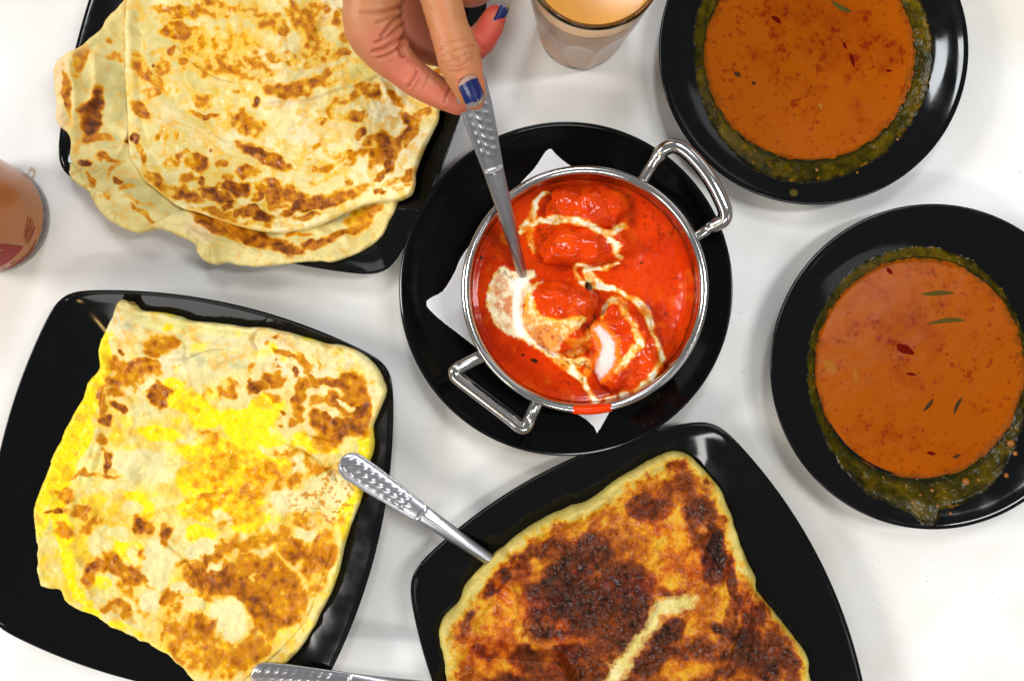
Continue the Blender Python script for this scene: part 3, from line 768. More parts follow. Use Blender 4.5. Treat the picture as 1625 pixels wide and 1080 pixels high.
def c1a(px, py, sd):
    t, f = brownfield(px, py, [(q[0], q[1], q[2] * 1.22, q[3] * 1.25, q[4], q[5] * 0.90) for q in L2], 25, warp=6, fine=0.34, gain=0.5)
    t = t * sstep(0.5, 6, sd)
    c = ramp(t, BREAD_STOPS)
    n = fbm(px, py, 70, 4, 31); n2 = fbm(px, py, 20, 3, 33)
    w0 = (1 - np.clip(t * 2.2, 0, 1))
    c = mix(c, lin(236, 226, 186), np.clip(n * 1.2 + 0.1 + 0.4 * n2, 0, 1) * w0 * 0.75)
    c = mix(c, lin(200, 184, 112), np.clip(-n * 1.3 - 0.1 + 0.5 * n2, 0, 1) * w0 * 0.7)
    c = mix(c, lin(226, 200, 170), blobs(px, py, [(450, 155, 55, 7, -10, .9), (500, 205, 60, 20, 0, .5), (240, 170, 40, 20, 30, .4), (345, 120, 20, 12, 0, .5), (510, 100, 14, 10, 0, .7), (320, 215, 30, 20, 30, .4)]) * w0 * 0.7)
    c = mix(c, lin(222, 200, 60), blobs(px, py, [(385, 66, 16, 22, 0, .9), (565, 110, 30, 14, -15, .6), (320, 70, 50, 30, 0, .4)]) * w0 * 0.5)
    c = mix(c, lin(240, 226, 168), (1 - sstep(1, 12, sd)) * w0 * 0.7)
    c = mix(c, lin(232, 178, 40), np.clip(sstep(0.0, 0.28, f) * w0, 0, 1) * 0.75)
    c = mix(c, lin(222, 188, 84), np.clip(sstep(0.1, 0.5, fbm(px, py, 28, 4, 37)) * w0, 0, 1) * 0.5)
    return np.concatenate([c, (1 - 0.8 * sstep(0.0, 0.45, fbm(px, py, 40, 3, 38)))[:, None]], 1)
b2 = sheet('flatbread', out1a, z1a, c1a, M_BREAD, 0.032, 1.35, wobble=0.8, low=lambda px, py, X, Y: np.maximum(pl1.z(X, Y) + 0.004, 0.0175))
tag(b2, 'upper plain flatbread with scattered golden brown griddle spots, topmost of the stack', 'flatbread', 'plain flatbreads')

# --- egg flatbread
out2 = [(192, 476), (203, 478), (213, 479), (224, 492), (255, 495), (284, 502), (300, 508), (345, 512), (389, 518), (427, 520), (478, 532), (519, 545), (540, 546), (557, 551), (580, 562), (600, 583), (611, 606), (614, 624), (602, 653), (592, 676), (594, 705), (586, 735), (575, 784), (561, 819), (546, 866), (537, 904), (523, 945), (502, 985), (486, 1015), (462, 1046), (425, 1075), (398, 1095), (340, 1100), (315, 1080), (271, 1046), (246, 1034), (189, 1008), (142, 982), (116, 972), (95, 958), (84, 943), (63, 938), (52, 926), (50, 866), (46, 822), (52, 790), (69, 740), (71, 730), (92, 683), (116, 635), (127, 606), (142, 588), (143, 567), (148, 544), (160, 522), (176, 500)]
YEL = [(150, 565, 14, 36, 8, 1), (128, 625, 22, 40, 20, 1), (108, 690, 26, 55, 20, 1), (85, 760, 22, 50, 15, .8), (92, 830, 16, 40, 0, .7), (285, 632, 42, 20, 30, 1), (318, 660, 26, 18, 30, 1), (412, 650, 32, 20, -20, 1), (385, 668, 45, 18, 0, 1), (400, 690, 50, 18, 10, .9), (250, 690, 34, 10, 5, .9), (340, 720, 60, 22, 0, .9), (395, 748, 60, 22, 0, .8), (330, 765, 55, 28, 0, .9), (345, 800, 60, 26, -10, .9), (385, 825, 30, 22, 0, .9), (310, 850, 24, 12, 0, .7), (215, 815, 18, 16, 20, .9), (200, 790, 16, 10, 0, .5), (92, 880, 8, 40, -14, 1), (112, 930, 8, 34, -30, 1), (140, 970, 10, 14, -30, .7), (575, 745, 14, 50, 12, .8), (552, 810, 9, 45, 14, .8), (500, 708, 30, 9, 15, .8), (590, 705, 8, 24, 0, .9), (470, 700, 20, 12, 0, .7), (190, 1000, 30, 8, 25, .4), (530, 905, 6, 40, 14, .4), (150, 930, 20, 12, 0, .5), (60, 800, 14, 60, 0, .5), (70, 760, 12, 30, 15, .6), (175, 700, 14, 20, 0, .3), (190, 880, 40, 20, 0, .35), (300, 500, 60, 6, 5, .35), (267, 520, 8, 6, 0, .7), (470, 525, 70, 6, 12, .25)]
WHT = [(247, 900, 26, 36, -5, 1), (300, 880, 14, 14, 0, .8), (215, 738, 42, 24, 0, .9), (180, 770, 30, 12, 0, .5), (320, 870, 20, 14, 0, .9), (350, 820, 16, 12, 0, .8), (300, 962, 22, 14, 10, .8), (362, 985, 26, 30, -20, .9), (465, 800, 34, 16, -10, .9), (445, 790, 20, 12, 0, .8), (480, 850, 20, 10, 0, .8), (520, 780, 40, 30, 0, .7), (180, 850, 16, 12, 0, .8), (150, 860, 20, 26, 30, .6), (205, 880, 10, 20, -10, .7), (240, 760, 30, 14, 0, .6), (200, 810, 14, 12, 0, .6), (335, 900, 14, 7, -30, .9), (285, 935, 16, 10, 0, .8), (440, 690, 20, 8, 20, .5), (230, 960, 16, 20, 0, .7), (547, 640, 13, 5, 12, 1.0), (524, 658, 12, 7, 12, 1.0), (512, 622, 8, 5, 40, .8), (490, 620, 14, 6, 0, .5), (225, 610, 16, 5, -25, .8), (320, 600, 40, 25, 0, .3), (300, 700, 24, 10, 0, .5), (400, 920, 6, 5, 0, .5), (450, 715, 12, 20, -20, .3), (470, 740, 8, 14, 10, .7)]
L3 = [(250, 545, 26, 17, 15, .68), (235, 555, 14, 10, 0, .6), (186, 556, 9, 6, 10, 1.0), (205, 585, 40, 14, 8, .82), (190, 600, 30, 12, 0, .72), (222, 575, 20, 10, 20, .85), (246, 628, 17, 20, -10, 1.05), (235, 610, 12, 10, 0, .9), (184, 646, 12, 9, 20, 1.0), (160, 640, 8, 28, 8, .82), (163, 670, 14, 7, 30, .95), (158, 733, 7, 18, 0, .92), (160, 700, 8, 8, 0, .5), (175, 620, 20, 8, 0, .6), (190, 612, 20, 6, 10, .65),
      (350, 622, 18, 12, 0, .72), (355, 606, 14, 8, 0, .5), (402, 615, 19, 11, 10, .92), (392, 603, 6, 10, 0, .8), (432, 604, 16, 12, 15, .78), (421, 601, 4, 7, 0, .8), (314, 622, 7, 6, 0, .6), (402, 577, 7, 5, 0, .4), (460, 562, 26, 6, 12, .90), (486, 573, 18, 8, 35, .80), (492, 586, 6, 14, 10, .78), (437, 558, 12, 4, 30, .55), (470, 592, 7, 8, 0, .9), (440, 534, 5, 4, 0, .7), (425, 543, 4, 4, 0, .7), (440, 573, 4, 4, 0, .8), (438, 585, 4, 3, 0, .6),
      (475, 625, 10, 24, 15, .88), (490, 612, 14, 10, 20, .8), (505, 600, 14, 8, 0, .82), (535, 605, 24, 12, 25, .80), (560, 615, 22, 22, 0, .80), (568, 650, 17, 34, 5, .85), (545, 680, 34, 16, 5, .86), (510, 675, 22, 14, 30, .86), (530, 640, 24, 14, 40, .78), (500, 640, 14, 12, 0, .7), (455, 668, 10, 8, -30, .8), (470, 655, 14, 10, -40, .7), (442, 651, 5, 4, 0, 1.0), (430, 632, 12, 6, 20, .6), (515, 700, 28, 12, 0, .50), (534, 552, 30, 4, 10, .2), (505, 565, 3, 12, 0, .4),
      (350, 745, 70, 30, 0, .40), (430, 760, 50, 30, 0, .45), (350, 810, 60, 26, 0, .38), (460, 760, 30, 14, 20, .62), (490, 735, 34, 9, 20, .55), (360, 735, 12, 5, 0, .7), (445, 720, 22, 6, 15, .62), (390, 780, 40, 16, 0, .50), (320, 700, 20, 14, 20, .50), (315, 760, 26, 8, -20, .55), (330, 790, 40, 7, -5, .6), (450, 800, 24, 8, 0, .80), (430, 745, 16, 14, 0, .65),
      (170, 757, 60, 5, 0, .62), (200, 755, 26, 6, -15, .6), (95, 790, 18, 10, 0, .72), (78, 817, 7, 6, 0, .95), (110, 815, 24, 8, 10, .62), (100, 845, 16, 12, 10, .62), (140, 835, 14, 16, 20, .80), (155, 860, 24, 6, 50, .5), (165, 890, 34, 10, 35, .70), (135, 915, 16, 22, 30, .86), (150, 905, 18, 12, 20, .80), (200, 915, 34, 14, 20, .72), (230, 930, 14, 10, 20, .7), (225, 885, 12, 14, 0, .75), (220, 835, 12, 20, -35, .82), (260, 850, 12, 18, -5, .78), (195, 940, 18, 12, 10, .5), (210, 955, 34, 8, 60, .55), (265, 950, 14, 30, 0, .72), (285, 955, 12, 16, 15, .72), (180, 970, 26, 10, 20, .65), (190, 985, 22, 8, 20, .6), (230, 975, 8, 5, 0, .7), (265, 1000, 10, 24, -20, .65),
      (330, 925, 44, 26, 10, .88), (310, 890, 40, 8, -10, .68), (345, 905, 30, 16, 0, .85), (400, 905, 40, 24, 0, .72), (400, 945, 40, 28, 30, .80), (430, 925, 40, 20, 0, .68), (460, 960, 30, 34, 20, .64), (430, 990, 46, 22, -25, .66), (410, 965, 22, 20, 20, .88), (330, 1010, 60, 26, 10, .66), (310, 985, 14, 30, 0, .70), (390, 1030, 60, 22, -35, .62), (300, 1030, 34, 26, 20, .60), (350, 1050, 40, 20, 0, .58), (460, 880, 30, 20, 0, .66), (490, 895, 26, 22, -30, .70), (510, 870, 20, 30, 15, .62), (520, 895, 7, 34, 25, .62), (440, 855, 14, 18, 0, .66), (500, 925, 14, 22, 25, .5), (460, 840, 24, 14, 30, .55), (370, 870, 40, 12, -10, .5), (410, 860, 30, 10, 0, .45), (480, 790, 16, 30, 10, .40), (520, 760, 40, 24, 0, .36), (500, 820, 40, 24, 0, .34)]
def z2(px, py, sd, X, Y):
    zp = np.maximum(pl2.z(X, Y), 0.0075)
    z = zp + 0.0012 + 0.0056 * edge_round(sd, 10) + 0.0035 * sstep(0, 70, sd)
    z += 0.0020 * fbm(px, py, 80, 3, 43) + 0.0012 * fbm(px, py, 30, 3, 44) + 0.0007 * fbm(px, py, 12, 3, 45)
    # folded square: square of overlapping flaps
    z += lip(px, py, [(300, 565), (340, 555), (400, 562), (398, 540), (410, 525)], 16, 0.0024, -1)
    z += ridge(px, py, [(195, 482), (260, 505), (400, 524), (520, 552)], 9, 0.0016) - ridge(px, py, [(270, 545), (340, 552), (400, 560)], 9, 0.0026)
    z += ridge(px, py, [(268, 530), (285, 548), (282, 565), (262, 568)], 4, 0.0018)
    z += lip(px, py, [(590, 690), (560, 700), (520, 700), (480, 690)], 14, 0.0016, -1) + ridge(px, py, [(120, 640), (150, 700), (130, 780), (150, 860)], 6, 0.0011) + lip(px, py, [(250, 860), (300, 905), (320, 960), (300, 1010)], 12, 0.0010, 1) + lip(px, py, [(180, 760), (230, 745), (300, 735), (360, 740)], 12, 0.0011, 1) + lip(px, py, [(130, 880), (165, 920), (175, 965), (200, 1000)], 10, 0.0012, -1)
    z += lip(px, py, [(450, 705), (480, 718), (505, 735), (520, 752)], 12, 0.0018, 1)
    z += lip(px, py, [(470, 610), (465, 640), (455, 660)], 10, 0.0014, -1)
    z += ridge(px, py, [(148, 555), (158, 600), (148, 680), (110, 780), (105, 860), (130, 940)], 6, 0.0016) - ridge(px, py, [(163, 560), (170, 620), (160, 700), (125, 790)], 5, 0.0012)
    z += lip(px, py, [(395, 1070), (440, 1035), (480, 990), (505, 930), (530, 860)], 9, 0.0014, -1)
    z += ridge(px, py, [(560, 555), (585, 590), (597, 625)], 8, 0.0012) + ridge(px, py, [(535, 550), (562, 575), (580, 560)], 5, 0.0010)
    wet = blobs(px, py, [(340, 790, 150, 90, 0, 1), (300, 900, 200, 120, 0, .6)])
    z += 0.0010 * wet * fbm(px, py, 24, 2, 47)
    return z
def c2f(px, py, sd):
    wx = px + 6 * fbm(px, py, 26, 3, 60); wy = py + 6 * fbm(px + 200, py, 26, 3, 61)
    nn = fbm(px, py, 11, 4, 62, 0.6); n2 = fbm(px, py, 34, 3, 63)
    t, f = brownfield(px, py, L3, 65, warp=9, fine=0.27, anti=WHT, gain=0.36)
    t = t * sstep(0.5, 8, sd)
    base = ramp(np.zeros_like(px), BREAD_STOPS)
    base = mix(base, lin(236, 222, 186), np.clip(0.5 + n2, 0, 1) * 0.8)
    # grey green translucent zones
    g = blobs(wx, wy, [(215, 510, 40, 16, 10, .7), (340, 575, 60, 12, 5, 1), (330, 610, 30, 24, 0, .6), (300, 560, 40, 12, 0, .7), (350, 530, 70, 12, 8, .4), (250, 640, 50, 20, 0, .3), (260, 675, 40, 10, 20, .6), (320, 868, 18, 16, 0, .8), (345, 815, 20, 14, 0, .7), (165, 820, 30, 20, 0, .4), (300, 960, 12, 10, 0, .8), (200, 745, 20, 14, 0, .4), (450, 700, 30, 14, 0, .3)])
    base = mix(base, lin(190, 190, 148), np.clip(g * (0.7 + 0.7 * nn), 0, 1) * 0.75)
    base = mix(base, lin(236, 232, 150), blobs(wx, wy, [(320, 520, 90, 12, 6, .7), (90, 780, 40, 100, 15, .8), (560, 720, 30, 90, 10, .6), (100, 900, 60, 50, 0, .5), (400, 980, 60, 40, 0, .4), (540, 850, 20, 90, 15, .7), (300, 760, 200, 90, 0, .5)]) * 0.8)
    y = blobs(wx, wy, YEL)
    ny = fbm(px, py, 20, 3, 71, 0.4)
    yf = sstep(0.08, 0.50, y * 1.15 + 0.30 * ny + 0.14 * n2)
    col = mix(base, lin(236, 200, 56), blobs(wx, wy, [(300, 800, 280, 180, 0, .9), (120, 820, 90, 220, 15, 1.2), (380, 980, 170, 110, 0, 1), (110, 760, 60, 160, 20, 1.2)]) * np.clip(.55 + .7 * n2 + .4 * nn, 0, 1) * .85)
    col = mix(col, lin(252, 226, 2), yf * 0.95)
    w_ = blobs(wx, wy, WHT)
    wf = sstep(0.15, 0.75, w_ + 0.30 * nn)
    col = mix(col, mix(np.tile(lin(236, 224, 176), px.shape + (1,)), lin(226, 214, 158), np.clip(0.5 + n2, 0, 1)), wf * 0.85)
    st = [(0.0, lin(240, 206, 100)), (0.25, lin(230, 174, 22)), (0.48, lin(212, 144, 6)), (0.78, lin(192, 116, 2)), (0.98, lin(152, 82, 2)), (1.18, lin(104, 48, 6)), (1.45, lin(58, 28, 8))]
    bc = ramp(t, st)
    # browned egg stays orange
    bc = mix(bc, lin(244, 168, 10), yf * np.clip(1.2 - t * 1.4, 0, 1) * 0.8)
    k = np.clip(t * 2.8, 0, 1)
    col = mix(col, lin(234, 170, 30), sstep(0.0, 0.3, f) * (1 - wf) * 0.6)
    col = mix(col, bc, k)
    # pinholes of brown on the right
    ph = blobs(px, py, [(510, 790, 55, 50, 0, 1), (450, 560, 40, 10, 0, .2)])
    dot = sstep(0.40, 0.55, fbm(px, py, 5.5, 2, 77) * 0.9 + 0.25 * ph - 0.18) * ph
    col = mix(col, lin(200, 132, 26), dot * 0.9)
    col = mix(col, lin(238, 222, 150), (1 - sstep(1, 10, sd)) * 0.5 * (1 - yf * 0.6))
    # crisped brown tip at the top corner
    col = mix(col, lin(120, 70, 30), blobs(px, py, [(190, 478, 7, 5, 0, .8), (212, 480, 8, 3, 30, .7)]))
    gl = 1 - 0.5 * np.clip(yf, 0, 1)
    return np.concatenate([col, gl[:, None]], 1)
b3 = sheet('flatbread', out2, z2, c2f, M_EGG, 0.024, 1.35, wobble=0.8, low=lambda px, py, X, Y: pl2.z(X, Y) + 0.0004)
tag(b3, 'folded egg flatbread with bright yellow patches on the lower left plate', 'flatbread')

# --- charred flatbread
out3 = [(1073, 717), (1046, 726), (1019, 741), (980, 765), (955, 785), (932, 801), (905, 808), (881, 819), (842, 839), (807, 866), (784, 884), (760, 909), (735, 938), (727, 960), (703, 983), (695, 1006), (701, 1033), (704, 1050), (714, 1082), (740, 1130), (800, 1180), (900, 1225), (1040, 1240), (1180, 1210), (1270, 1160), (1297, 1110), (1293, 1078), (1287, 1045), (1268, 1018), (1229, 968), (1208, 940), (1207, 920), (1183, 870), (1168, 823), (1148, 778), (1121, 746), (1097, 724)]
TEAR = [(1106, 950, 1), (1093, 957, 7), (1060, 964, 8), (1046, 972, 5), (1036, 992, 5), (1018, 1016, 4), (1000, 1040, 5), (984, 1066, 8), (970, 1095, 8), (950, 1140, 4)]
DK = [(940, 880, 80, 34, -25, 1.10), (860, 885, 60, 20, -35, 1.00), (790, 925, 30, 16, -45, 1.15), (880, 930, 50, 36, -20, 1.12), (930, 960, 70, 50, 0, 1.15), (870, 990, 50, 36, 0, 1.05), (990, 940, 60, 50, 30, 1.10), (1000, 1000, 50, 36, -40, 1.10), (930, 1020, 60, 40, 0, 1.0), (880, 1050, 60, 26, 0, .98), (960, 1060, 30, 26, 0, .95), (1030, 810, 50, 20, -25, 1.0), (1010, 795, 30, 12, -30, .9), (1110, 815, 30, 30, 0, .95), (1120, 850, 36, 30, 0, 1.0), (1145, 880, 20, 46, -5, 1.28), (1135, 905, 24, 24, 0, 1.2), (1172, 930, 10, 50, -8, 1.05), (1080, 935, 34, 14, -20, 1.05), (1075, 890, 8, 14, -25, 1.0), (1148, 995, 16, 10, 20, 1.12), (1165, 975, 12, 26, 10, 1.0), (1060, 1010, 34, 14, -40, 1.20), (1040, 1050, 40, 24, -30, 1.0), (1100, 1030, 50, 30, 0, .85), (1185, 1030, 44, 34, 20, 1.15), (1215, 1055, 34, 34, 0, 1.1), (1200, 990, 24, 24, 40, 1.0), (1245, 1040, 18, 40, -30, 1.0), (1140, 1060, 40, 26, 0, .95), (1260, 1075, 16, 24, 0, .9), (745, 980, 12, 16, -30, 1.0), (740, 1005, 14, 14, 0, .8), (770, 1030, 34, 10, -10, .9), (830, 1040, 30, 14, 0, 1.0), (740, 1060, 30, 22, 0, .70), (800, 1075, 40, 16, 0, 1.05), (1040, 745, 16, 8, -30, .75), (1075, 745, 18, 10, 0, .70), (1090, 775, 22, 26, 0, .72), (1060, 780, 30, 16, -20, .70), (1130, 770, 12, 24, -25, .7), (960, 830, 34, 12, -30, .8), (830, 880, 30, 14, -35, .9), (1040, 850, 70, 40, 0, .55), (1110, 920, 36, 40, 0, .6), (1120, 970, 40, 30, 0, .62), (820, 960, 50, 50, 0, .65), (780, 1000, 40, 30, 0, .55), (1200, 960, 20, 34, -25, .7), (1250, 1010, 20, 20, 30, .7), (900, 1120, 200, 70, 0, .95), (1150, 1130, 120, 60, 0, .95)]
GOLD = [(1000, 850, 46, 24, 25, .85), (1040, 880, 34, 20, 20, .7), (990, 830, 24, 12, 0, .8), (1085, 915, 34, 28, 30, .75), (1060, 860, 24, 14, 0, .5), (858, 905, 12, 14, 0, .75), (850, 922, 10, 8, 0, .5), (790, 922, 10, 10, -40, .7), (800, 990, 40, 30, -50, .75), (770, 1010, 24, 10, 0, .7), (815, 950, 22, 8, -70, .6), (1110, 845, 10, 10, 0, .6), (1115, 950, 24, 20, 0, .6), (1140, 960, 24, 24, 0, .6), (1110, 1065, 50, 12, -15, .7), (1160, 1020, 10, 10, 0, .5), (890, 1020, 40, 10, 0, .6), (870, 1040, 16, 16, 0, .4), (900, 990, 10, 10, 0, .6), (870, 990, 10, 7, 0, .5), (1020, 770, 30, 8, -30, .4), (1100, 1000, 40, 14, -30, .4)]
def z3(px, py, sd, X, Y):
    zp = np.maximum(pl3.z(X, Y), 0.0075)
    z = zp + 0.0015 + 0.0085 * edge_round(sd, 15) + 0.0035 * sstep(0, 90, sd)
    z += 0.0022 * fbm(px, py, 90, 3, 83) + 0.0010 * fbm(px, py, 26, 3, 84) + 0.0005 * fbm(px, py, 9, 3, 85)
    for ax_, ay_, az_, bx_, by_, bz_ in ((541, 727, .0400, 780, 889, .0215), (399, 1071, .0300, 715, 1093, .0265)):
        A = np.array(p3_(ax_, ay_, az_)); B = np.array(p3_(bx_, by_, bz_)); L = B - A; LL = math.hypot(L[0], L[1])
        ux, uy = L[0] / LL, L[1] / LL
        tt = (X - A[0]) * ux + (Y - A[1]) * uy; dd = np.abs(-(X - A[0]) * uy + (Y - A[1]) * ux)
        wid = np.where(tt > 0.133, 0.0205, 0.006) * sstep(0.200, 0.180, tt) + 0.001
        zsp = A[2] + L[2] / LL * tt + 0.0045 - np.clip(dd - wid, 0, 1) * 0.9
        zsp = np.where(tt > 0.196, -1, zsp)
        z = np.maximum(z, zsp) + 0.0002
    te = smooth_open(TEAR, 4)
    d, _, _ = dist_poly(px + 3 * fbm(px, py, 10, 3, 86), py + 3 * fbm(px + 90, py, 10, 3, 87), te, closed=False, width=True)
    z -= 0.0012 * sstep(2, -3, d)
    z += lip(px, py, [(1207, 930), (1190, 960), (1185, 1000), (1160, 1060)], 20, 0.0024, -1)
    z += ridge(px, py, [(1165, 820), (1185, 880), (1190, 940), (1240, 1000)], 8, 0.0014)
    z += ridge(px, py, [(740, 950), (790, 910), (860, 850), (960, 795)], 10, 0.0012)
    z += ridge(px, py, [(720, 1050), (745, 1020), (790, 1005)], 8, 0.0016) + ridge(px, py, [(810, 1000), (818, 960), (810, 930)], 6, 0.0018)
    z -= ridge(px, py, [(760, 990), (790, 960), (800, 940)], 6, 0.0018)
    return z
def c3f(px, py, sd):
    wx = px + 9 * fbm(px, py, 34, 3, 90); wy = py + 9 * fbm(px + 200, py, 34, 3, 91)
    nn = fbm(px, py, 9, 4, 92, 0.7); n2 = fbm(px, py, 36, 4, 93, 0.6); n3 = fbm(px, py, 3.6, 2, 94)
    b = blobs(wx, wy, [(q[0], q[1], q[2] * 1.08, q[3] * 1.12, *q[4:]) for q in DK], 1.3)
    for g in GOLD: b = b * (1 - 0.7 * blobs(wx, wy, [(g[0], g[1], g[2] * 1.15, g[3] * 1.15, *g[4:])], 1.0))
    edge = sstep(4, 24, sd + 10 * n2 + 5 * nn + 4 * fbm(px, py, 90, 2, 98))
    b = np.maximum(b * 1.02, (0.47 + 0.10 * n2) * edge)
    f = b * (0.94 + 0.12 * nn + 0.06 * n3) + 0.16 * n2 + 0.10 * nn
    f = f * edge
    st = [(0.0, lin(200, 180, 100)), (0.12, lin(206, 164, 54)), (0.30, lin(204, 146, 20)), (0.45, lin(186, 106, 12)), (0.60, lin(156, 78, 8)), (0.76, lin(124, 54, 6)), (0.94, lin(92, 38, 6)), (1.12, lin(66, 27, 7)), (1.25, lin(48, 20, 7)), (1.35, lin(30, 14, 8))]
    c = ramp(f, st)
    red = np.clip(fbm(px, py, 50, 3, 96), 0, 1) * np.clip(f * 1.5, 0, 1)
    c = mix(c, c * np.array([1.12, 0.72, 0.7]), red)
    te = smooth_open(TEAR, 4)
    d, _, _ = dist_poly(px + 4 * fbm(px, py, 9, 3, 86), py + 4 * fbm(px + 90, py, 9, 3, 87), te, closed=False, width=True)
    d = d - 0.5 + 3.5 * fbm(px, py, 14, 4, 88, 0.6)
    c = mix(c, lin(214, 172, 92), sstep(7, 3, d) * 0.6)
    c = mix(c, mix(np.tile(lin(222, 208, 152), px.shape + (1,)), lin(204, 186, 104), np.clip(0.5 + n2, 0, 1)), sstep(1.5, -1.5, d))
    c = mix(c, lin(172, 160, 72), (1 - edge) * np.clip(0.4 + 0.6 * n2, 0, 1) * 0.6)
    gl = np.where(nn > 0.2, 0.5, 1.0)
    return np.concatenate([c, gl[:, None]], 1)
b4 = sheet('flatbread', out3, z3, c3f, M_CHAR, 0.026, 1.35, wobble=1.0, low=lambda px, py, X, Y: pl3.z(X, Y) + 0.0004)
tag(b4, 'thick flatbread charred dark brown and torn near its lower side, on the bottom plate', 'flatbread')

# small fried crumb beside the egg flatbread
# ------------------------------------------------------------------ napkin
nap = [(870, 243), (893, 259), (1000, 330), (1078, 420), (1010, 560), (950, 676), (928, 663), (800, 585), (748, 545), (680, 487), (704, 462), (722, 432), (736, 402), (790, 330), (846, 272)]
def nap_z(px, py, sd, X, Y):
    f = np.hypot(X - RPC[0], Y - RPC[1]) / RPR
    z = np.interp(f, [p[0] for p in coupe[:10]], [p[1] for p in coupe[:10]]) + 0.0008
    z = np.maximum(z, 0.0060)
    return z + 0.0004 * fbm(px, py, 60, 2, 101)
npk = sheet('napkin', nap, nap_z, lambda px, py, sd: np.tile(np.array([0.85, 0.85, 0.86]), (len(px), 1)), M_PAPER, 0.012, 1.5, n_smooth=4, low=lambda px, py, X, Y: np.full_like(px, 0.001))
sol = None
# keep it thin: the skirt only 0.3 mm deep
me = npk.data
co = np.zeros(len(me.vertices) * 3, np.float32); me.vertices.foreach_get('co', co); co = co.reshape(-1, 3)
low_m = co[:, 2] < 0.0035
from_kd = co[~low_m]
for i in np.where(low_m)[0]:
    d = (from_kd[:, 0] - co[i, 0]) ** 2 + (from_kd[:, 1] - co[i, 1]) ** 2
    co[i, 2] = from_kd[np.argmin(d), 2] - 0.0003
me.vertices.foreach_set('co', co.ravel()); me.update()
tag(npk, 'white paper napkin under the steel karahi, its corners sticking out', 'napkin')

# ------------------------------------------------------------------ steel karahi
HR = 0.0560
kc = P(928.5, 458.5, HR); KR = 197 * S * (D - HR) / D
kar = empty('karahi', (kc[0], kc[1], 0.007), 'small round steel karahi with two loop handles holding red butter chicken', 'bowl')
zb = 0.0072
prof = [(0, zb), (.040, zb), (.052, zb + .002), (.060, zb + .008), (.0645, zb + .020), (.0670, zb + .036), (KR - .0034, HR - .0030), (KR - .0024, HR - .0012), (KR - .0008, HR - .0004), (KR, HR - .0012), (KR + .0002, HR - .0026),
        (KR - .0010, HR - .0036), (KR - .0026, HR - .0042), (.0685, zb + .038), (.0662, zb + .020), (.0615, zb + .0075)]
# outer shell (closed)
outer = [(KR - .0050, HR - .0030), (KR - .0046, HR - .0012), (KR - .0026, HR - .0001), (KR - .0010, HR - .0003), (KR, HR - .0014), (KR - .0002, HR - .0027), (KR - .0014, HR - .0034), (KR - .0022, HR - .0060), (.0664, zb + .030), (.0640, zb + .016), (.0590, zb + .005), (.052, zb + .0006), (.045, zb), (0, zb)]
inner = [(KR - .0050, HR - .0030), (KR - .0051, HR - .010), (.0652, zb + .030), (.0628, zb + .017), (.058, zb + .006), (.050, zb + .0018), (0, zb + .0014)]
V, F = lathe(outer, 200, kc); 
V2, F2 = lathe(inner, 200, kc)
n0 = len(V); V = V + V2; F = F + [tuple(i + n0 for i in f)[::-1] for f in F2]
adopt(new_mesh_obj('bowl_body', V, F, M_STEEL), kar)

def handle(pts, r, rend, n=10):
    P_ = smooth_open(pts, n)
    L = len(P_); rad = []
    for i in range(L):
        t = min(i, L - 1 - i) / (L - 1)
        rad.append(rend + (r - rend) * float(sstep(0.10, 0.16, np.array(t))))
    V, F = tube([Vector(p) for p in P_], rad, 20)
    h = new_mesh_obj('handle', V, F, M_STEEL); adopt(h, kar)
    return h
def p3(x, y, z): return tuple(P3(x, y, z))
h1 = handle([p3(1016, 292, .046), p3(1028, 272, .048), p3(1043, 250, .051), p3(1054, 237, .054), p3(1070, 232, .056), p3(1088, 240, .057), p3(1110, 262, .058), p3(1130, 290, .058), p3(1145, 320, .057), p3(1151, 338, .056), p3(1147, 350, .054), p3(1133, 358, .051), p3(1116, 368, .048), p3(1094, 382, .046)], .0042, .0034)
h2 = handle([p3(776, 562, .040), p3(756, 570, .041), p3(736, 580, .042), p3(724, 586, .043), p3(722, 592, .043), p3(727, 600, .043), p3(750, 618, .043), p3(780, 641, .043), p3(810, 664, .043), p3(824, 675, .043), p3(833, 677, .043), p3(839, 668, .043), p3(846, 652, .041), p3(856, 632, .040)], .0042, .0040)

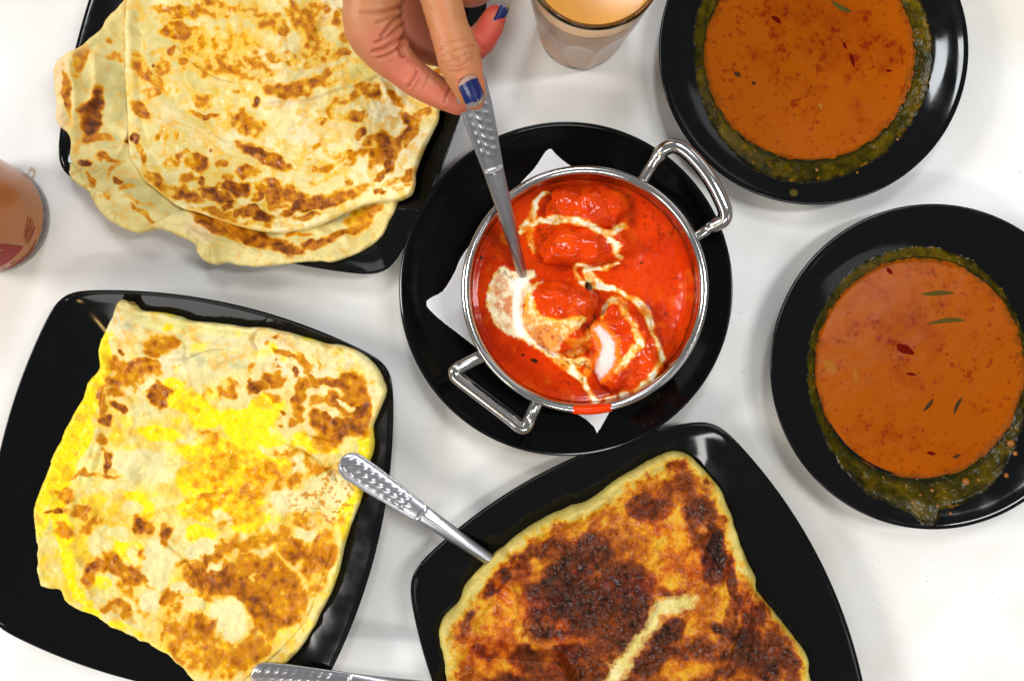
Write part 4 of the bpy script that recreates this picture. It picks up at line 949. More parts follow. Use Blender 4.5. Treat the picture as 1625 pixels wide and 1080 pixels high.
# ------------------------------------------------------------------ butter chicken
ZS = 0.0380
def cream_fields(px, py):
    wx = px + 2.2 * fbm(px, py, 14, 3, 201) + 1.0 * fbm(px, py, 5, 2, 203); wy = py + 2.2 * fbm(px + 77, py, 14, 3, 202) + 1.0 * fbm(px + 50, py, 5, 2, 204)
    strokes = [
        ([(826, 368, 3), (833, 358, 5), (841, 350, 5), (846, 335, 4), (851, 322, 3), (860, 311, 2), (870, 306, 0.5)], .85),
        ([(842, 352, 4), (842, 370, 4), (843, 385, 3), (846, 398, 2)], .55),
        ([(841, 356, 3), (855, 352, 3.5), (872, 349, 4), (890, 348, 4), (910, 350, 4), (930, 354, 4), (945, 360, 4), (958, 367, 3), (970, 368, 3), (985, 361, 5), (991, 362, 2)], 1.0),
        ([(960, 372, 1), (972, 381, 2.5), (980, 392, 3), (978, 405, 3), (985, 409, 2)], .75),
        ([(980, 418, .8), (965, 423, 1.6), (945, 425, 2.2), (930, 428, 3.5), (934, 438, 6), (944, 450, 7), (958, 455, 5), (972, 458, 3.2), (985, 464, 2.5), (998, 471, 2.5), (1012, 479, 4), (1020, 488, 5.5), (1027, 500, 5), (1031, 513, 4), (1034, 528, 1.5), (1040, 540, 1.2), (1046, 554, 2), (1049, 571, 3), (1044, 582, 2), (1034, 594, 3), (1022, 610, 3.5), (1010, 620, 2), (996, 625, 2), (972, 633, 2.5), (952, 636, 2.5), (940, 629, 3), (930, 614, 3), (928, 600, 1.5)], 1.0),
        ([(932, 421, 1), (920, 421, 1.2), (913, 427, 1.2), (914, 437, 1.2), (921, 445, 1.2), (928, 450, 1)], .9),
        ([(953, 506, 1), (958, 492, 2), (966, 480, 2.5), (977, 476, 4), (987, 481, 5), (992, 495, 5), (999, 507, 3), (1011, 517, 2)], .85),
        ([(1004, 522, 2), (1012, 532, 5), (1016, 544, 6), (1006, 556, 5.5), (994, 568, 5), (984, 582, 5), (979, 589, 3)], .8),
        ([(870, 560, 4), (890, 572, 8), (906, 584, 7), (918, 596, 5), (928, 606, 3)], .85),
        ([(905, 560, 3), (920, 558, 4), (928, 550, 3), (935, 545, 1)], .6),
        ([(898, 572, 3), (915, 575, 6), (930, 572, 5), (938, 580, 4), (932, 592, 4)], .62),
        ([(896, 536, 3), (912, 545, 5), (926, 540, 4), (934, 528, 2)], .5),
        ([(972, 633, 2), (990, 628, 5), (1010, 620, 4)], .4),
        ([(795, 372, 1), (802, 382, 3), (808, 388, 1)], .35)]
    cr = np.zeros_like(px)
    for pts, a in strokes:
        L = smooth_open(pts, 4)
        d, _, _ = dist_poly(wx, wy, L, closed=False, width=True)
        cr = np.maximum(cr, a * sstep(4.2, -1.2, d))
    cr = np.clip(cr * (0.92 + 0.45 * fbm(px, py, 12, 3, 206)), 0, 1)
    poly = smooth_closed([(796, 423), (783, 434), (775, 457), (771, 478), (778, 497), (790, 519), (812, 533), (836, 544), (858, 556), (878, 568), (866, 552), (846, 538), (836, 524), (830, 500), (833, 476), (846, 460), (862, 444), (852, 448), (842, 452), (838, 446), (848, 440), (847, 429), (833, 427), (815, 430)], 3)
    d, _, _ = sdist(wx, wy, poly)
    pool = sstep(-1.5, 2.0, d)
    return cr, pool, d
def sauce_colour(px, py):
    n1 = fbm(px, py, 60, 3, 210); n2 = fbm(px, py, 9, 3, 211)
    c = np.tile(lin(206, 50, 2), px.shape + (1,))
    c = mix(c, lin(218, 64, 2), np.clip(0.5 + n1, 0, 1) * 0.7)
    c = mix(c, lin(168, 30, 2), sstep(-0.1, 0.8, fbm(px, py, 45, 4, 217)) * 0.6)
    c = mix(c, lin(226, 96, 10), sstep(0.25, 0.9, fbm(px, py, 22, 4, 213, 0.6)) * 0.45)
    c = mix(c, lin(150, 26, 2), sstep(0.35, 0.7, fbm(px, py, 5, 2, 218)) * 0.25)
    wx2 = px + 6 * fbm(px, py, 16, 3, 233); wy2 = py + 6 * fbm(px + 31, py, 16, 3, 234)
    oil = blobs(wx2, wy2, [(936, 505, 12, 34, 15, 1), (915, 572, 26, 12, 10, .8), (948, 470, 12, 12, 0, .8), (880, 302, 60, 8, -5, .8), (1002, 340, 10, 26, -15, .8), (925, 420, 70, 8, 4, .7), (866, 330, 8, 20, 20, .7), (1046, 560, 8, 60, -10, .7), (940, 620, 30, 10, 20, .5), (770, 400, 18, 60, 15, .6), (765, 520, 16, 50, -10, .5), (840, 300, 40, 14, -30, .5)], 1.0)  # oil and char, plus painted shade round the pieces and along the pan wall
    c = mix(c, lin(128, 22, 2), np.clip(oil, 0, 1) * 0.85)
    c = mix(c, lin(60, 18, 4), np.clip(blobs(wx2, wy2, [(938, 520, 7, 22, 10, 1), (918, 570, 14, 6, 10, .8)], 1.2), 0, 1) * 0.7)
    cr, pool, pd = cream_fields(px, py)
    # halo of orange where the cream bleeds
    wxx = px + 3 * fbm(px, py, 10, 3, 220)
    c = mix(c, lin(236, 128, 14), np.clip(cr * 2.6, 0, 1) * 0.85)
    c = mix(c, mix(np.tile(lin(244, 226, 150), px.shape + (1,)), lin(236, 180, 60), np.clip(0.3 + n2, 0, 1)), sstep(0.35, 0.95, cr))
    c = mix(c, lin(248, 240, 214), sstep(0.85, 1.0, cr))
    pc = np.tile(lin(244, 230, 190), px.shape + (1,))
    mott = np.clip(0.5 + 0.9 * n2 + 0.3 * fbm(px, py, 20, 3, 222), 0, 1) * blobs(px, py, [(805, 470, 24, 40, 0, 1), (800, 505, 16, 20, 0, .8), (815, 445, 20, 12, -20, .7)])
    pc = mix(pc, lin(216, 142, 92), mott)
    pc = mix(pc, lin(248, 244, 236), blobs(px, py, [(824, 500, 9, 45, -4, 1), (824, 450, 16, 9, -30, .8), (850, 545, 16, 7, 35, .9)]))
    pc = mix(pc, lin(240, 178, 50), sstep(7, 0, pd) * np.clip(0.6 + n2, 0, 1))
    c = mix(c, pc, pool)
    # herbs
    hb = sstep(0.74, 0.82, fbm(px, py, 7, 2, 230)) * 0.5 * sstep(.1, .5, fbm(px, py, 50, 2, 231))
    c = mix(c, lin(90, 30, 6), hb)
    c = mix(c, lin(30, 26, 6), blobs(px, py, [(764, 409, 2.5, 3, 0, 1), (934, 454, 5, 7, -30, 1.4), (848, 572, 6, 3, 20, 1), (830, 563, 3, 2, 0, .9), (1018, 417, 3, 2, 0, .8), (874, 330, 3, 6, 20, 1)]))
    return c, cr, pool

gx, gy = P(928.5, 458.5, HR)
grv = empty('gravy', (gx, gy, ZS), 'red orange butter chicken gravy with swirls of cream filling the steel karahi', 'gravy')
nr, na = 210, 620
Rg = KR - .0051
rr = np.linspace(0.003, 1, nr) ** 0.85 * Rg; aa = np.linspace(0, 2 * np.pi, na, endpoint=False)
RR, AA = np.meshgrid(rr, aa, indexing='ij')
X = kc[0] + RR * np.cos(AA); Y = kc[1] + RR * np.sin(AA)
kS = S * (D - ZS) / D
px = X / kS + CX; py = CY - Y / kS
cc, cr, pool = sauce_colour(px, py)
rn = RR / Rg
side = 0.5 + 0.5 * np.cos(AA - 0.15)
Z = ZS + 0.00022 * fbm(px, py, 70, 2, 240) * (1 - sstep(.8, 1, rn)) + 0.00005 * fbm(px, py, 15, 2, 241) + 0.00012 * np.clip(cr, 0, 1) + 0.0006 * pool * (1 + 0.5 * fbm(px, py, 10, 3, 242))
Z += 0.0016 * sstep(0.905, 0.93, rn) * (1 - 0) * side + 0.0010 * sstep(.93, 1, rn)
V = np.stack([X, Y, Z], -1).reshape(-1, 3)
V = np.vstack([V, [[kc[0], kc[1], float(Z[0].mean())]]])
CCs = np.vstack([cc.reshape(-1, 3), cc[0, :1]])
i = np.arange(nr - 1)[:, None] * na; j = np.arange(na)[None, :]; j2 = (j + 1) % na
F = np.stack([i + j, i + na + j, i + na + j2, i + j2], -1).reshape(-1, 4)
gv = new_mesh_obj('sauce', V, F, M_GRAVY, None, np.concatenate([CCs, np.ones((len(CCs), 1))], 1))
bmx = bmesh.new(); bmx.from_mesh(gv.data); bmx.verts.ensure_lookup_table()
for q in range(na): bmx.faces.new((bmx.verts[len(V) - 1], bmx.verts[q], bmx.verts[(q + 1) % na])).smooth = True
bmx.to_mesh(gv.data); bmx.free()
adopt(gv, grv)
# thin smear left on the wall above the sauce
nz = 26
za = np.linspace(0, 1, nz); ZA, AA2 = np.meshgrid(za, aa, indexing='ij')
topz = HR - 0.0048 - 0.0060 * np.clip(0.5 + 0.9 * fbm(np.cos(AA2) * 6, np.sin(AA2) * 6, 1.2, 4, 250), 0, 1) * (1 - 0.0 * AA2)
Zw = (ZS - 0.001) + (topz - ZS + 0.001) * ZA
rw = np.interp(Zw, [zb + .030, HR - .010, HR - .0030], [.0652, KR - .0048, KR - .0046]) - 0.00025 - 0.0002 * fbm(np.degrees(AA2), ZA * 30, 6, 3, 251)
Xw = kc[0] + rw * np.cos(AA2); Yw = kc[1] + rw * np.sin(AA2)
cw = mix(np.tile(lin(150, 46, 4), Xw.shape + (1,)), lin(92, 30, 6), np.clip(0.4 + fbm(np.degrees(AA2), ZA * 20, 9, 3, 252), 0, 1))
F = np.stack([i[:nz - 1] + j, i[:nz - 1] + na + j, i[:nz - 1] + na + j2, i[:nz - 1] + j2], -1).reshape(-1, 4)[:, ::-1]
wl = new_mesh_obj('wall_smear', np.stack([Xw, Yw, Zw], -1).reshape(-1, 3), np.ascontiguousarray(F), M_GRAVY, None, np.concatenate([cw.reshape(-1, 3), np.ones((cw.size // 3, 1))], 1))
adopt(wl, grv)
# drip over the rim
def drip():
    a0, a1 = math.radians(-95.5), math.radians(-77.5)
    path = [(KR - .0050, HR - .0100), (KR - .0049, HR - .0036), (KR - .0044, HR - .0008), (KR - .0026, HR + .0006), (KR - .0008, HR + .0003), (KR + .0006, HR - .0014), (KR + .0008, HR - .0030), (KR - .0006, HR - .0052)]
    pp = smooth_open(path, 4); nA = 40; V = []; F = []
    for u in range(nA + 1):
        t = u / nA; a = a0 + (a1 - a0) * t
        ed = math.sin(math.pi * t) ** 0.35
        m = len(pp)
        for q, (r, z) in enumerate(pp):
            wq = 1 + 0.06 * math.sin(q * 0.7) ; aa_ = (a - (a0 + a1) / 2) * wq + (a0 + a1) / 2
            r2 = kc[0] * 0 + r; off = 0.0005 * ed
            if q > m * 0.7: z = z - 0.0012 * (mnoise.noise(Vector((u * 0.25, 3, 1))) + 0.3) * (q - m * .7) / (m * .3)
            rr_ = (KR - .0028) + (r2 - (KR - .0028)) * (0.90 + 0.14 * ed)
            zz_ = z - 0.0007 * (1 - ed) + off * 0.3
            V.append((kc[0] + rr_ * math.cos(aa_), kc[1] + rr_ * math.sin(aa_), zz_))
    m = len(pp)
    for u in range(nA):
        for q in range(m - 1):
            F.append((u * m + q, u * m + q + 1, (u + 1) * m + q + 1, (u + 1) * m + q))
    c_ = np.tile(np.append(lin(222, 56, 4), 1.0), (len(V), 1))
    adopt(new_mesh_obj('drip', V, F, M_GRAVY, None, c_), grv)
drip()

def chicken(px0, py0, rx, ry, rot, hz, seed, label, extra):
    bm = bmesh.new(); bmesh.ops.create_icosphere(bm, subdivisions=6, radius=1)
    x0, y0 = P(px0, py0, ZS); k = kS
    a = -math.radians(rot)
    co = []
    for v in bm.verts:
        p = v.co.copy()
        wp = Vector((p.x * rx, p.y * ry, p.z * 20)) / 34.0
        n = mnoise.fractal(wp * 0.9 + Vector((seed, 0, 0)), 1.0, 2.0, 2)
        n2 = mnoise.fractal(wp * 4.5 + Vector((seed, 5, 0)), 1.0, 2.0, 2)
        s = 1 + 0.24 * n + 0.03 * n2
        # squarish chunk
        q = Vector((math.copysign(abs(p.x) ** 0.93, p.x), math.copysign(abs(p.y) ** 0.93, p.y), p.z)) * s
        X_, Y_ = q.x * rx * k, q.y * ry * k
        v.co = Vector((x0 + X_ * math.cos(a) - Y_ * math.sin(a), y0 + X_ * math.sin(a) + Y_ * math.cos(a), ZS + 0.0020 + q.z * hz * 0.85))
        co.append(v.co)
    me = bpy.data.meshes.new('chicken_piece'); bm.to_mesh(me); bm.free()
    co = np.array([tuple(v.co) for v in me.vertices])
    kk = S * (D - co[:, 2]) / D
    px = co[:, 0] / kk + CX; py = CY - co[:, 1] / kk
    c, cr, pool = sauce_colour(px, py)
    c = extra(px, py, c)
    at = me.color_attributes.new('Col', 'FLOAT_COLOR', 'POINT')
    at.data.foreach_set('color', np.concatenate([c, np.ones((len(c), 1))], 1).astype(np.float32).ravel())
    me.polygons.foreach_set('use_smooth', [True] * len(me.polygons))
    me.materials.append(M_MEAT)
    o = bpy.data.objects.new('chicken_piece', me); COL.objects.link(o)
    tag(o, label, 'chicken piece', 'chicken pieces in the gravy')
def ex_red(px, py, c):
    return mix(c, lin(222, 66, 2), np.clip(0.5 + fbm(px, py, 16, 3, 260), 0, 1) * 0.7 * (c[:, 1] < 0.12))
def exC(px, py, c):
    poly = smooth_closed([(838, 462), (848, 478), (857, 497), (876, 507), (903, 507), (922, 500), (929, 506), (916, 522), (898, 536), (884, 556), (860, 552), (842, 534), (830, 505)], 3)
    wx = px + 3 * fbm(px, py, 9, 3, 261); wy = py + 3 * fbm(px + 9, py, 9, 3, 262)
    d, _, _ = sdist(wx, wy, poly)
    n = fbm(px, py, 6, 3, 263)
    pc = mix(np.tile(lin(236, 150, 60), px.shape + (1,)), lin(240, 214, 150), np.clip(0.4 + n * 1.2, 0, 1))
    pc = mix(pc, lin(196, 96, 30), blobs(px, py, [(868, 535, 24, 16, 20, 1)]) * np.clip(0.5 + n, 0, 1))
    pc = mix(pc, lin(244, 190, 30), sstep(6, 0, d) * (py < 515) * 0.8)
    return mix(ex_red(px, py, c), pc, sstep(-1.5, 1.5, d))
def exD(px, py, c):
    wx = px + 3 * fbm(px, py, 10, 3, 264); wy = py + 3 * fbm(px + 9, py, 10, 3, 265)
    L = smooth_open([(950, 522, 6), (958, 535, 9), (966, 552, 12), (962, 570, 12), (953, 588, 11), (944, 597, 6)], 5)
    d, _, _ = dist_poly(wx, wy, L, closed=False, width=True)
    c = mix(ex_red(px, py, c), lin(244, 120, 24), sstep(12, 2, d))
    c = mix(c, lin(226, 196, 190), sstep(2, -2, d))
    return mix(c, lin(240, 226, 214), sstep(0, -8, d) * 0.6)
chicken(928, 331, 70, 36, -3, .0150, 3.1, 'sauce covered chicken piece at the top of the karahi above the thin cream line', ex_red)
chicken(918, 390, 74, 35, 4, .0135, 9.7, 'sauce covered chicken piece just below the thin cream line right of the spoon', ex_red)
chicken(890, 497, 64, 60, 20, .0190, 14.2, 'large chicken piece beside the white cream pool, creamy along its lower side', exC)
chicken(992, 556, 58, 76, -12, .0175, 21.5, 'chicken piece cut open showing pale pink flesh near the lower right rim', exD)

# ------------------------------------------------------------------ spoons
def spoon(tip, neck_pt, label, bowl_ang=0.0, roll=0.0, length=0.185, group='patterned steel spoons', wide=1.0):
    """tip, neck_pt: world points on the axis of the handle, from its patterned end towards the bowl"""
    tip = Vector(tip); ax = (Vector(neck_pt) - tip).normalized()
    up = Vector((0, 0, 1)); yv = up.cross(ax).normalized(); zv = ax.cross(yv).normalized()
    root = empty('spoon', tip, label, 'spoon', group)
    def Wp(x, y, z):
        q = tip + ax * x + yv * y + zv * z
        return tuple(q)
    hl = length - 0.052
    def halfw(x):
        u = x / 0.0095
        w_ = np.interp(x, [0, .010, .022, .045, .060, .075, hl - .015, hl], [.0086, .0086, .0084, .0068, .0055, .0049, .0034, .0030]) * wide
        if x < 0.0086: w_ = min(w_, math.sqrt(max(0, 0.0086 ** 2 - (0.0086 - x) ** 2)) * wide)
        return w_
    nu, nv = 300, 28; V = []; F = []
    def bumpf(x, y):
        b = 0.0
        if x < 0.057:
            for i in range(11):
                for row in (-1, 0, 1):
                    cx_ = 0.0045 + i * 0.0052 + (0.0026 if row == 0 else 0)
                    cy_ = row * min(0.0042, halfw(cx_) * 0.52)
                    if cx_ > 0.050 or (row != 0 and halfw(cx_) < .0058): continue
                    dx, dy = x - cx_, y - cy_
                    ang = 0.35 + 0.25 * row
                    u = (dx * math.cos(ang) + dy * math.sin(ang)) / 0.0019; v = (-dx * math.sin(ang) + dy * math.cos(ang)) / 0.0008
                    b += math.exp(-(u * u + v * v) * 1.3) * (0.25 + 0.9 * abs(math.sin(i * 12.9 + row * 7.7)))
        return b
    for i in range(nu + 1):
        x = hl * (i / nu) ** 1.0
        if i == 0: x = 0.00005
        hw = halfw(x)
        dome = 0.0012 if x < .06 else 0.0012 + 0.0012 * min(1, (x - .06) / .03)
        pat = 1 - float(sstep(.0560, .0590, np.array(x)))
        for q in range(nv + 1):
            s = q / nv * 2 - 1; y = s * hw
            # patterned part: slightly sunk field inside a raised border; neck: rounded ridge
            prof = (1 - abs(s) ** 2.6)
            z = dome * prof + 0.0006
            if pat > 0:
                fld = float(sstep(.97, .80, np.array(abs(s))))
                z += pat * (-0.00035 * fld + 0.00045 * bumpf(x, y) * fld)
            z += 0.00050 * math.exp(-((x - .0590) / .0008) ** 2) * (1 - s * s) * 1.0
            if x > .06: z += 0.0004 * math.exp(-(s / .25) ** 2)
            V.append(Wp(x, y, z + 0.0))
    base = len(V)
    for i in range(nu + 1):
        x = max(hl * (i / nu), 0.00005); hw = halfw(x)
        for q in range(nv + 1):
            s = q / nv * 2 - 1
            V.append(Wp(x, s * hw * 0.985, -0.0006 - 0.0003 * (1 - s * s)))
    R_ = nv + 1
    for i in range(nu):
        for q in range(nv):
            a = i * R_ + q
            F.append((a, a + 1, a + R_ + 1, a + R_)); F.append((base + a, base + a + R_, base + a + R_ + 1, base + a + 1))
        F.append((i * R_, (i + 1) * R_, base + (i + 1) * R_, base + i * R_))
        F.append((i * R_ + nv, base + i * R_ + nv, base + (i + 1) * R_ + nv, (i + 1) * R_ + nv))
    for q in range(nv):
        F.append((q, base + q, base + q + 1, q + 1)); F.append((nu * R_ + q, nu * R_ + q + 1, base + nu * R_ + q + 1, base + nu * R_ + q))
    adopt(new_mesh_obj('handle', V, F, M_CUT), root)
    # bowl
    V = []; F = []; nb, na_ = 14, 40
    for L_ in (0, 1):
        for r_ in range(nb + 1):
            rr_ = r_ / nb
            for a_ in range(na_):
                th = 2 * math.pi * a_ / na_
                bx_ = hl + 0.026 + 0.028 * rr_ * math.cos(th); wy_ = 0.0195 * rr_ * math.sin(th) * (1 + 0.10 * math.cos(th))
                zz = -0.0085 * (1 - rr_ ** 2.2) - (0.0011 if L_ else 0)
                if r_ == nb: zz = -0.0002 - (0.0006 if L_ else 0)
                # tilt of the bowl
                dx = bx_ - hl; X_ = hl + dx * math.cos(bowl_ang) + zz * math.sin(bowl_ang); Z_ = -dx * math.sin(bowl_ang) + zz * math.cos(bowl_ang)
                V.append(Wp(X_, wy_, Z_))
    m_ = (nb + 1) * na_
    for L_ in (0, 1):
        for r_ in range(nb):
            for a_ in range(na_):
                b_ = (a_ + 1) % na_; o_ = L_ * m_
                f = (o_ + r_ * na_ + a_, o_ + (r_ + 1) * na_ + a_, o_ + (r_ + 1) * na_ + b_, o_ + r_ * na_ + b_)
                F.append(f if L_ == 0 else f[::-1])
    for a_ in range(na_):
        b_ = (a_ + 1) % na_
        F.append((nb * na_ + a_, m_ + nb * na_ + a_, m_ + nb * na_ + b_, nb * na_ + b_))
    adopt(new_mesh_obj('bowl', V, F, M_CUT), root)
    return root

SP_T = P3(738, 108, 0.122); SP_N = P3(827, 427, 0.0400)
dirv = (SP_N - SP_T); ln = dirv.length
spoon(SP_T, SP_N, 'steel spoon pinched between thumb and finger and dipped into the karahi', bowl_ang=-0.15, length=ln + 0.052 + 0.004)
spoon(P3(541, 727, .0400), P3(780, 889, .0215), 'steel spoon lying across from the egg flatbread plate to under the charred flatbread', bowl_ang=0.06, length=0.185)
spoon(P3(399, 1071, .0300), P3(715, 1093, .0265), 'steel spoon along the bottom edge of the photo bridging the two lower plates', bowl_ang=0.06, length=0.185)

# ------------------------------------------------------------------ tea glass
def glass_mat(name, col, rough=0.02, ior=1.45):
    m, nt, b = mat_new(name)
    b.inputs['Base Color'].default_value = (*col, 1); b.inputs['Roughness'].default_value = rough
    b.inputs['Transmission Weight'].default_value = 1.0; b.inputs['IOR'].default_value = ior
    return m
M_GLASS = glass_mat('clear_glass', (0.80, 0.80, 0.70))
M_PLASTIC = glass_mat('clear_plastic', (0.97, 0.97, 0.96), 0.06, 1.3)
M_TEA = plain('milk_tea', lin(226, 154, 44), 0.25, spec=0.4)
M_TEA_SURF = plain('milk_tea_surface', lin(232, 158, 60), 0.15, spec=0.5)
M_TEA2 = plain('iced_milk_tea', lin(216, 128, 8), 0.3, spec=0.3)

gb = P(921, 46, 0.0); GH = 0.104
g = empty('tea_glass', (gb[0], gb[1], 0), 'glass of milky tea with oval facets standing near the top edge', 'glass')
def faceted(z):
    return 0
segs = 192
def glass_shell():
    V = []; F = []; rings = []
    RB, RT = 0.0262, 0.0372
    def rad(z): return RB + (RT - RB) * min(1, (z / GH)) ** 0.75
    zs_o = [0.0, 0.0008, 0.0025] + list(np.linspace(0.005, GH - 0.003, 44)) + [GH - .0015, GH - .0004, GH]
    for z in zs_o:
        r0 = rad(z) - (0.0016 if z == 0 else 0.0005 if z < .001 else 0)
        if z > GH - .0005: r0 -= 0.0008
        elif z > GH - .002: r0 -= .0002
        ring = []
        for k in range(segs):
            a = 2 * math.pi * k / segs
            # ten shallow oval scallops round the lower half
            s = ((a * 10 / (2 * math.pi) + 0.25) % 1) * 2 - 1
            v = (z - 0.034) / 0.031
            e = s * s / 0.92 + v * v
            dent = 0.0013 * max(0, 1 - e) ** 0.7
            ring.append(len(V)); V.append((gb[0] + (r0 - dent) * math.cos(a), gb[1] + (r0 - dent) * math.sin(a), z))
        rings.append(ring)
    for z in [GH - .0002, GH - .002] + list(np.linspace(GH - .004, 0.012, 30)) + [0.0095, 0.0085]:
        r0 = rad(z) - 0.0028 - (0.0015 if z < .010 else 0) - (0.003 if z < .009 else 0)
        if z > GH - .001: r0 = rad(z) - 0.0018
        ring = []
        for k in range(segs):
            a = 2 * math.pi * k / segs
            ring.append(len(V)); V.append((gb[0] + r0 * math.cos(a), gb[1] + r0 * math.sin(a), z))
        rings.append(ring)
    for A, B in zip(rings[:-1], rings[1:]):
        for k in range(segs):
            k2 = (k + 1) % segs; F.append((A[k], A[k2], B[k2], B[k]))
    F.append(tuple(rings[0])[::-1]); F.append(tuple(rings[-1]))
    adopt(new_mesh_obj('glass_body', V, F, M_GLASS), g)
    # tea: fills the inside, its wall just inside the glass wall
    TL = GH * 0.80
    def dentf(a, z):
        q = ((a * 10 / (2 * math.pi) + 0.25) % 1) * 2 - 1; v = (z - 0.034) / 0.031
        return 0.0013 * max(0, 1 - (q * q / 0.92 + v * v)) ** 0.7
    V = [(gb[0], gb[1], 0.0060)]; F = []; zz = [0.0060, 0.0075] + list(np.linspace(0.010, TL, 40)); m_ = len(zz)
    for q, z in enumerate(zz):
        for k in range(segs):
            a = 2 * math.pi * k / segs; r = rad(z) - 0.0007 - dentf(a, z) - (0.0016 if q == 0 else 0.0005 if q == 1 else 0) - 0.0012 * sstep(TL - .012, TL, z)
            V.append((gb[0] + r * math.cos(a), gb[1] + r * math.sin(a), z))
    for k in range(segs):
        k2 = (k + 1) % segs; F.append((0, 1 + k, 1 + k2))
        for q in range(m_ - 1): F.append((1 + q * segs + k, 1 + (q + 1) * segs + k, 1 + (q + 1) * segs + k2, 1 + q * segs + k2))
    adopt(new_mesh_obj('tea', V, [tuple(f)[::-1] for f in F], M_TEA), g)
    V, F = lathe([(rad(TL) - .0024, TL + .0008), (rad(TL) - .0034, TL + .0003), (rad(TL) - .0045, TL + .00005), (0, TL)], 96, gb)
    adopt(new_mesh_obj('tea_surface', V, [f[::-1] for f in F], M_TEA_SURF), g)
glass_shell()

# ------------------------------------------------------------------ takeaway cup
cb = P(-6, 346, 0.0); CHt = 0.125
RB, RT = 0.0345, 0.0460
cup = empty('plastic_cup', (cb[0], cb[1], 0), 'clear plastic cup of milk tea with dark red print at the left edge', 'cup')
def crad(z): return RB + (RT - RB) * z / CHt
prof = [(0, .0040), (RB - .004, .0035), (RB - .002, 0.0), (RB - .0005, 0.0), (RB, .001)] + [(crad(z), z) for z in np.linspace(.004, CHt - .003, 30)] + [(RT + .0015, CHt - .002), (RT + .002, CHt), (RT + .0008, CHt + .0008)] + [(crad(z) - .0006, z) for z in np.linspace(CHt - .001, .006, 30)] + [(RB - .003, .0046), (0, .0048)]
V, F = lathe(prof, 128, cb)
F = [tuple(f)[::-1] for f in F]
adopt(new_mesh_obj('cup_body', V, F, M_PLASTIC), cup)
TL = CHt * 0.88
prof = [(0, .0056), (RB - .0035, .0056), (crad(.010) - .0003, .0100)] + [(crad(z) - .0003, z) for z in np.linspace(.012, TL, 16)] + [(0, TL)]
V, F = lathe(prof, 128, cb)
adopt(new_mesh_obj('iced_tea', V, [tuple(f)[::-1] for f in F], M_TEA2), cup)
M_PRINT = plain('dark_red_print', lin(150, 22, 6), 0.5, spec=0.2)
def wrap(ang, z):
    r = crad(z) + 0.00025
    return (cb[0] + r * math.cos(ang), cb[1] + r * math.sin(ang), z)
def band(a0, a1, z0, z1, name='print', n=24, jag=0.0):
    V = []; F = []
    for i in range(n + 1):
        a = math.radians(a0 + (a1 - a0) * i / n)
        dz = jag * mnoise.noise(Vector((i * 0.35, a0, z0 * 300)))
        V.append(wrap(a, z0)); V.append(wrap(a, (z0 + z1) / 2)); V.append(wrap(a, z1 + dz))
    for i in range(n):
        F.append((i * 3, i * 3 + 3, i * 3 + 4, i * 3 + 1)); F.append((i * 3 + 1, i * 3 + 4, i * 3 + 5, i * 3 + 2))
    return V, F
Vp = []; Fp = []
for a in [(-118, -34, .0085, .0100), (-112, -26, .0118, .0128), (-30, -12, .020, .0215), (-30, -8, .0235, .0245), (-26, -6, .0265, .0280), (-22, -4, .0300, .0308)]:
    V, F = band(*a); o_ = len(Vp); Vp += V; Fp += [tuple(x + o_ for x in f) for f in F]
adopt(new_mesh_obj('print_stripe', Vp, Fp, M_PRINT), cup)
V, F = band(-96, -34, .0235, .050, n=40, jag=.034)
adopt(new_mesh_obj('print_emblem', V, F, M_PRINT), cup)
# lettering wrapped round the cup
def wrapped_text(txt, a_start, z, size, name, spacing=1.15):
    cu = bpy.data.curves.new(name, 'FONT'); cu.body = txt; cu.size = size; cu.space_character = spacing
    cu.resolution_u = 3
    to = bpy.data.objects.new(name, cu); COL.objects.link(to)
    dg = bpy.context.evaluated_depsgraph_get()
    me = bpy.data.meshes.new_from_object(to.evaluated_get(dg))
    bpy.data.objects.remove(to)
    for v in me.vertices:
        v.co = Vector(wrap(math.radians(a_start) + v.co.x / crad(z), z + v.co.y))
    me.materials.clear(); me.materials.append(M_PRINT)
    o = bpy.data.objects.new(name, me); COL.objects.link(o); adopt(o, cup)
wrapped_text('A V A', -80, .0150, .0062, 'lettering')

# stain marks left on the table next to the cup
M_STAIN = plain('dried_tea', (0.62, 0.50, 0.34), 0.5, spec=0.3)
def ringmark():
    o1 = smooth_closed([(49, 265), (57, 270), (56, 278), (52, 284), (45, 285), (43, 280), (46, 272)], 4)
    i1 = smooth_closed([(50, 271), (53.5, 274), (52, 279), (47.5, 281), (47, 276)], 4)
    n = 28
    def res(p):
        return [p[int(k * len(p) / n)] for k in range(n)]
    c = np.array([50, 275.5])
    def byang(poly):
        out = []
        for k in range(n):
            a = 2 * math.pi * k / n
            d = poly - c; ang = np.arctan2(d[:, 1], d[:, 0]); r = np.hypot(d[:, 0], d[:, 1]); o = np.argsort(ang)
            rr_ = np.interp(((a + math.pi) % (2 * math.pi)) - math.pi, ang[o], r[o], period=2 * math.pi)
            out.append(c + rr_ * np.array([math.cos(a), math.sin(a)]))
        return out
    A = byang(o1); B = byang(i1); V = []; F = []
    for a, b_ in zip(A, B):
        V.append((*P(*a), 0.0002)); V.append((*P(*((a + b_) / 2)), 0.0004)); V.append((*P(*b_), 0.0002))
    for k in range(n):
        k2 = (k + 1) % n
        for e in range(2): F.append((k * 3 + e, k2 * 3 + e, k2 * 3 + e + 1, k * 3 + e + 1))
    tag(new_mesh_obj('tea_drip', V, F, M_STAIN), 'small dried ring of spilled tea on the table beside the plastic cup', 'spill')
ringmark()
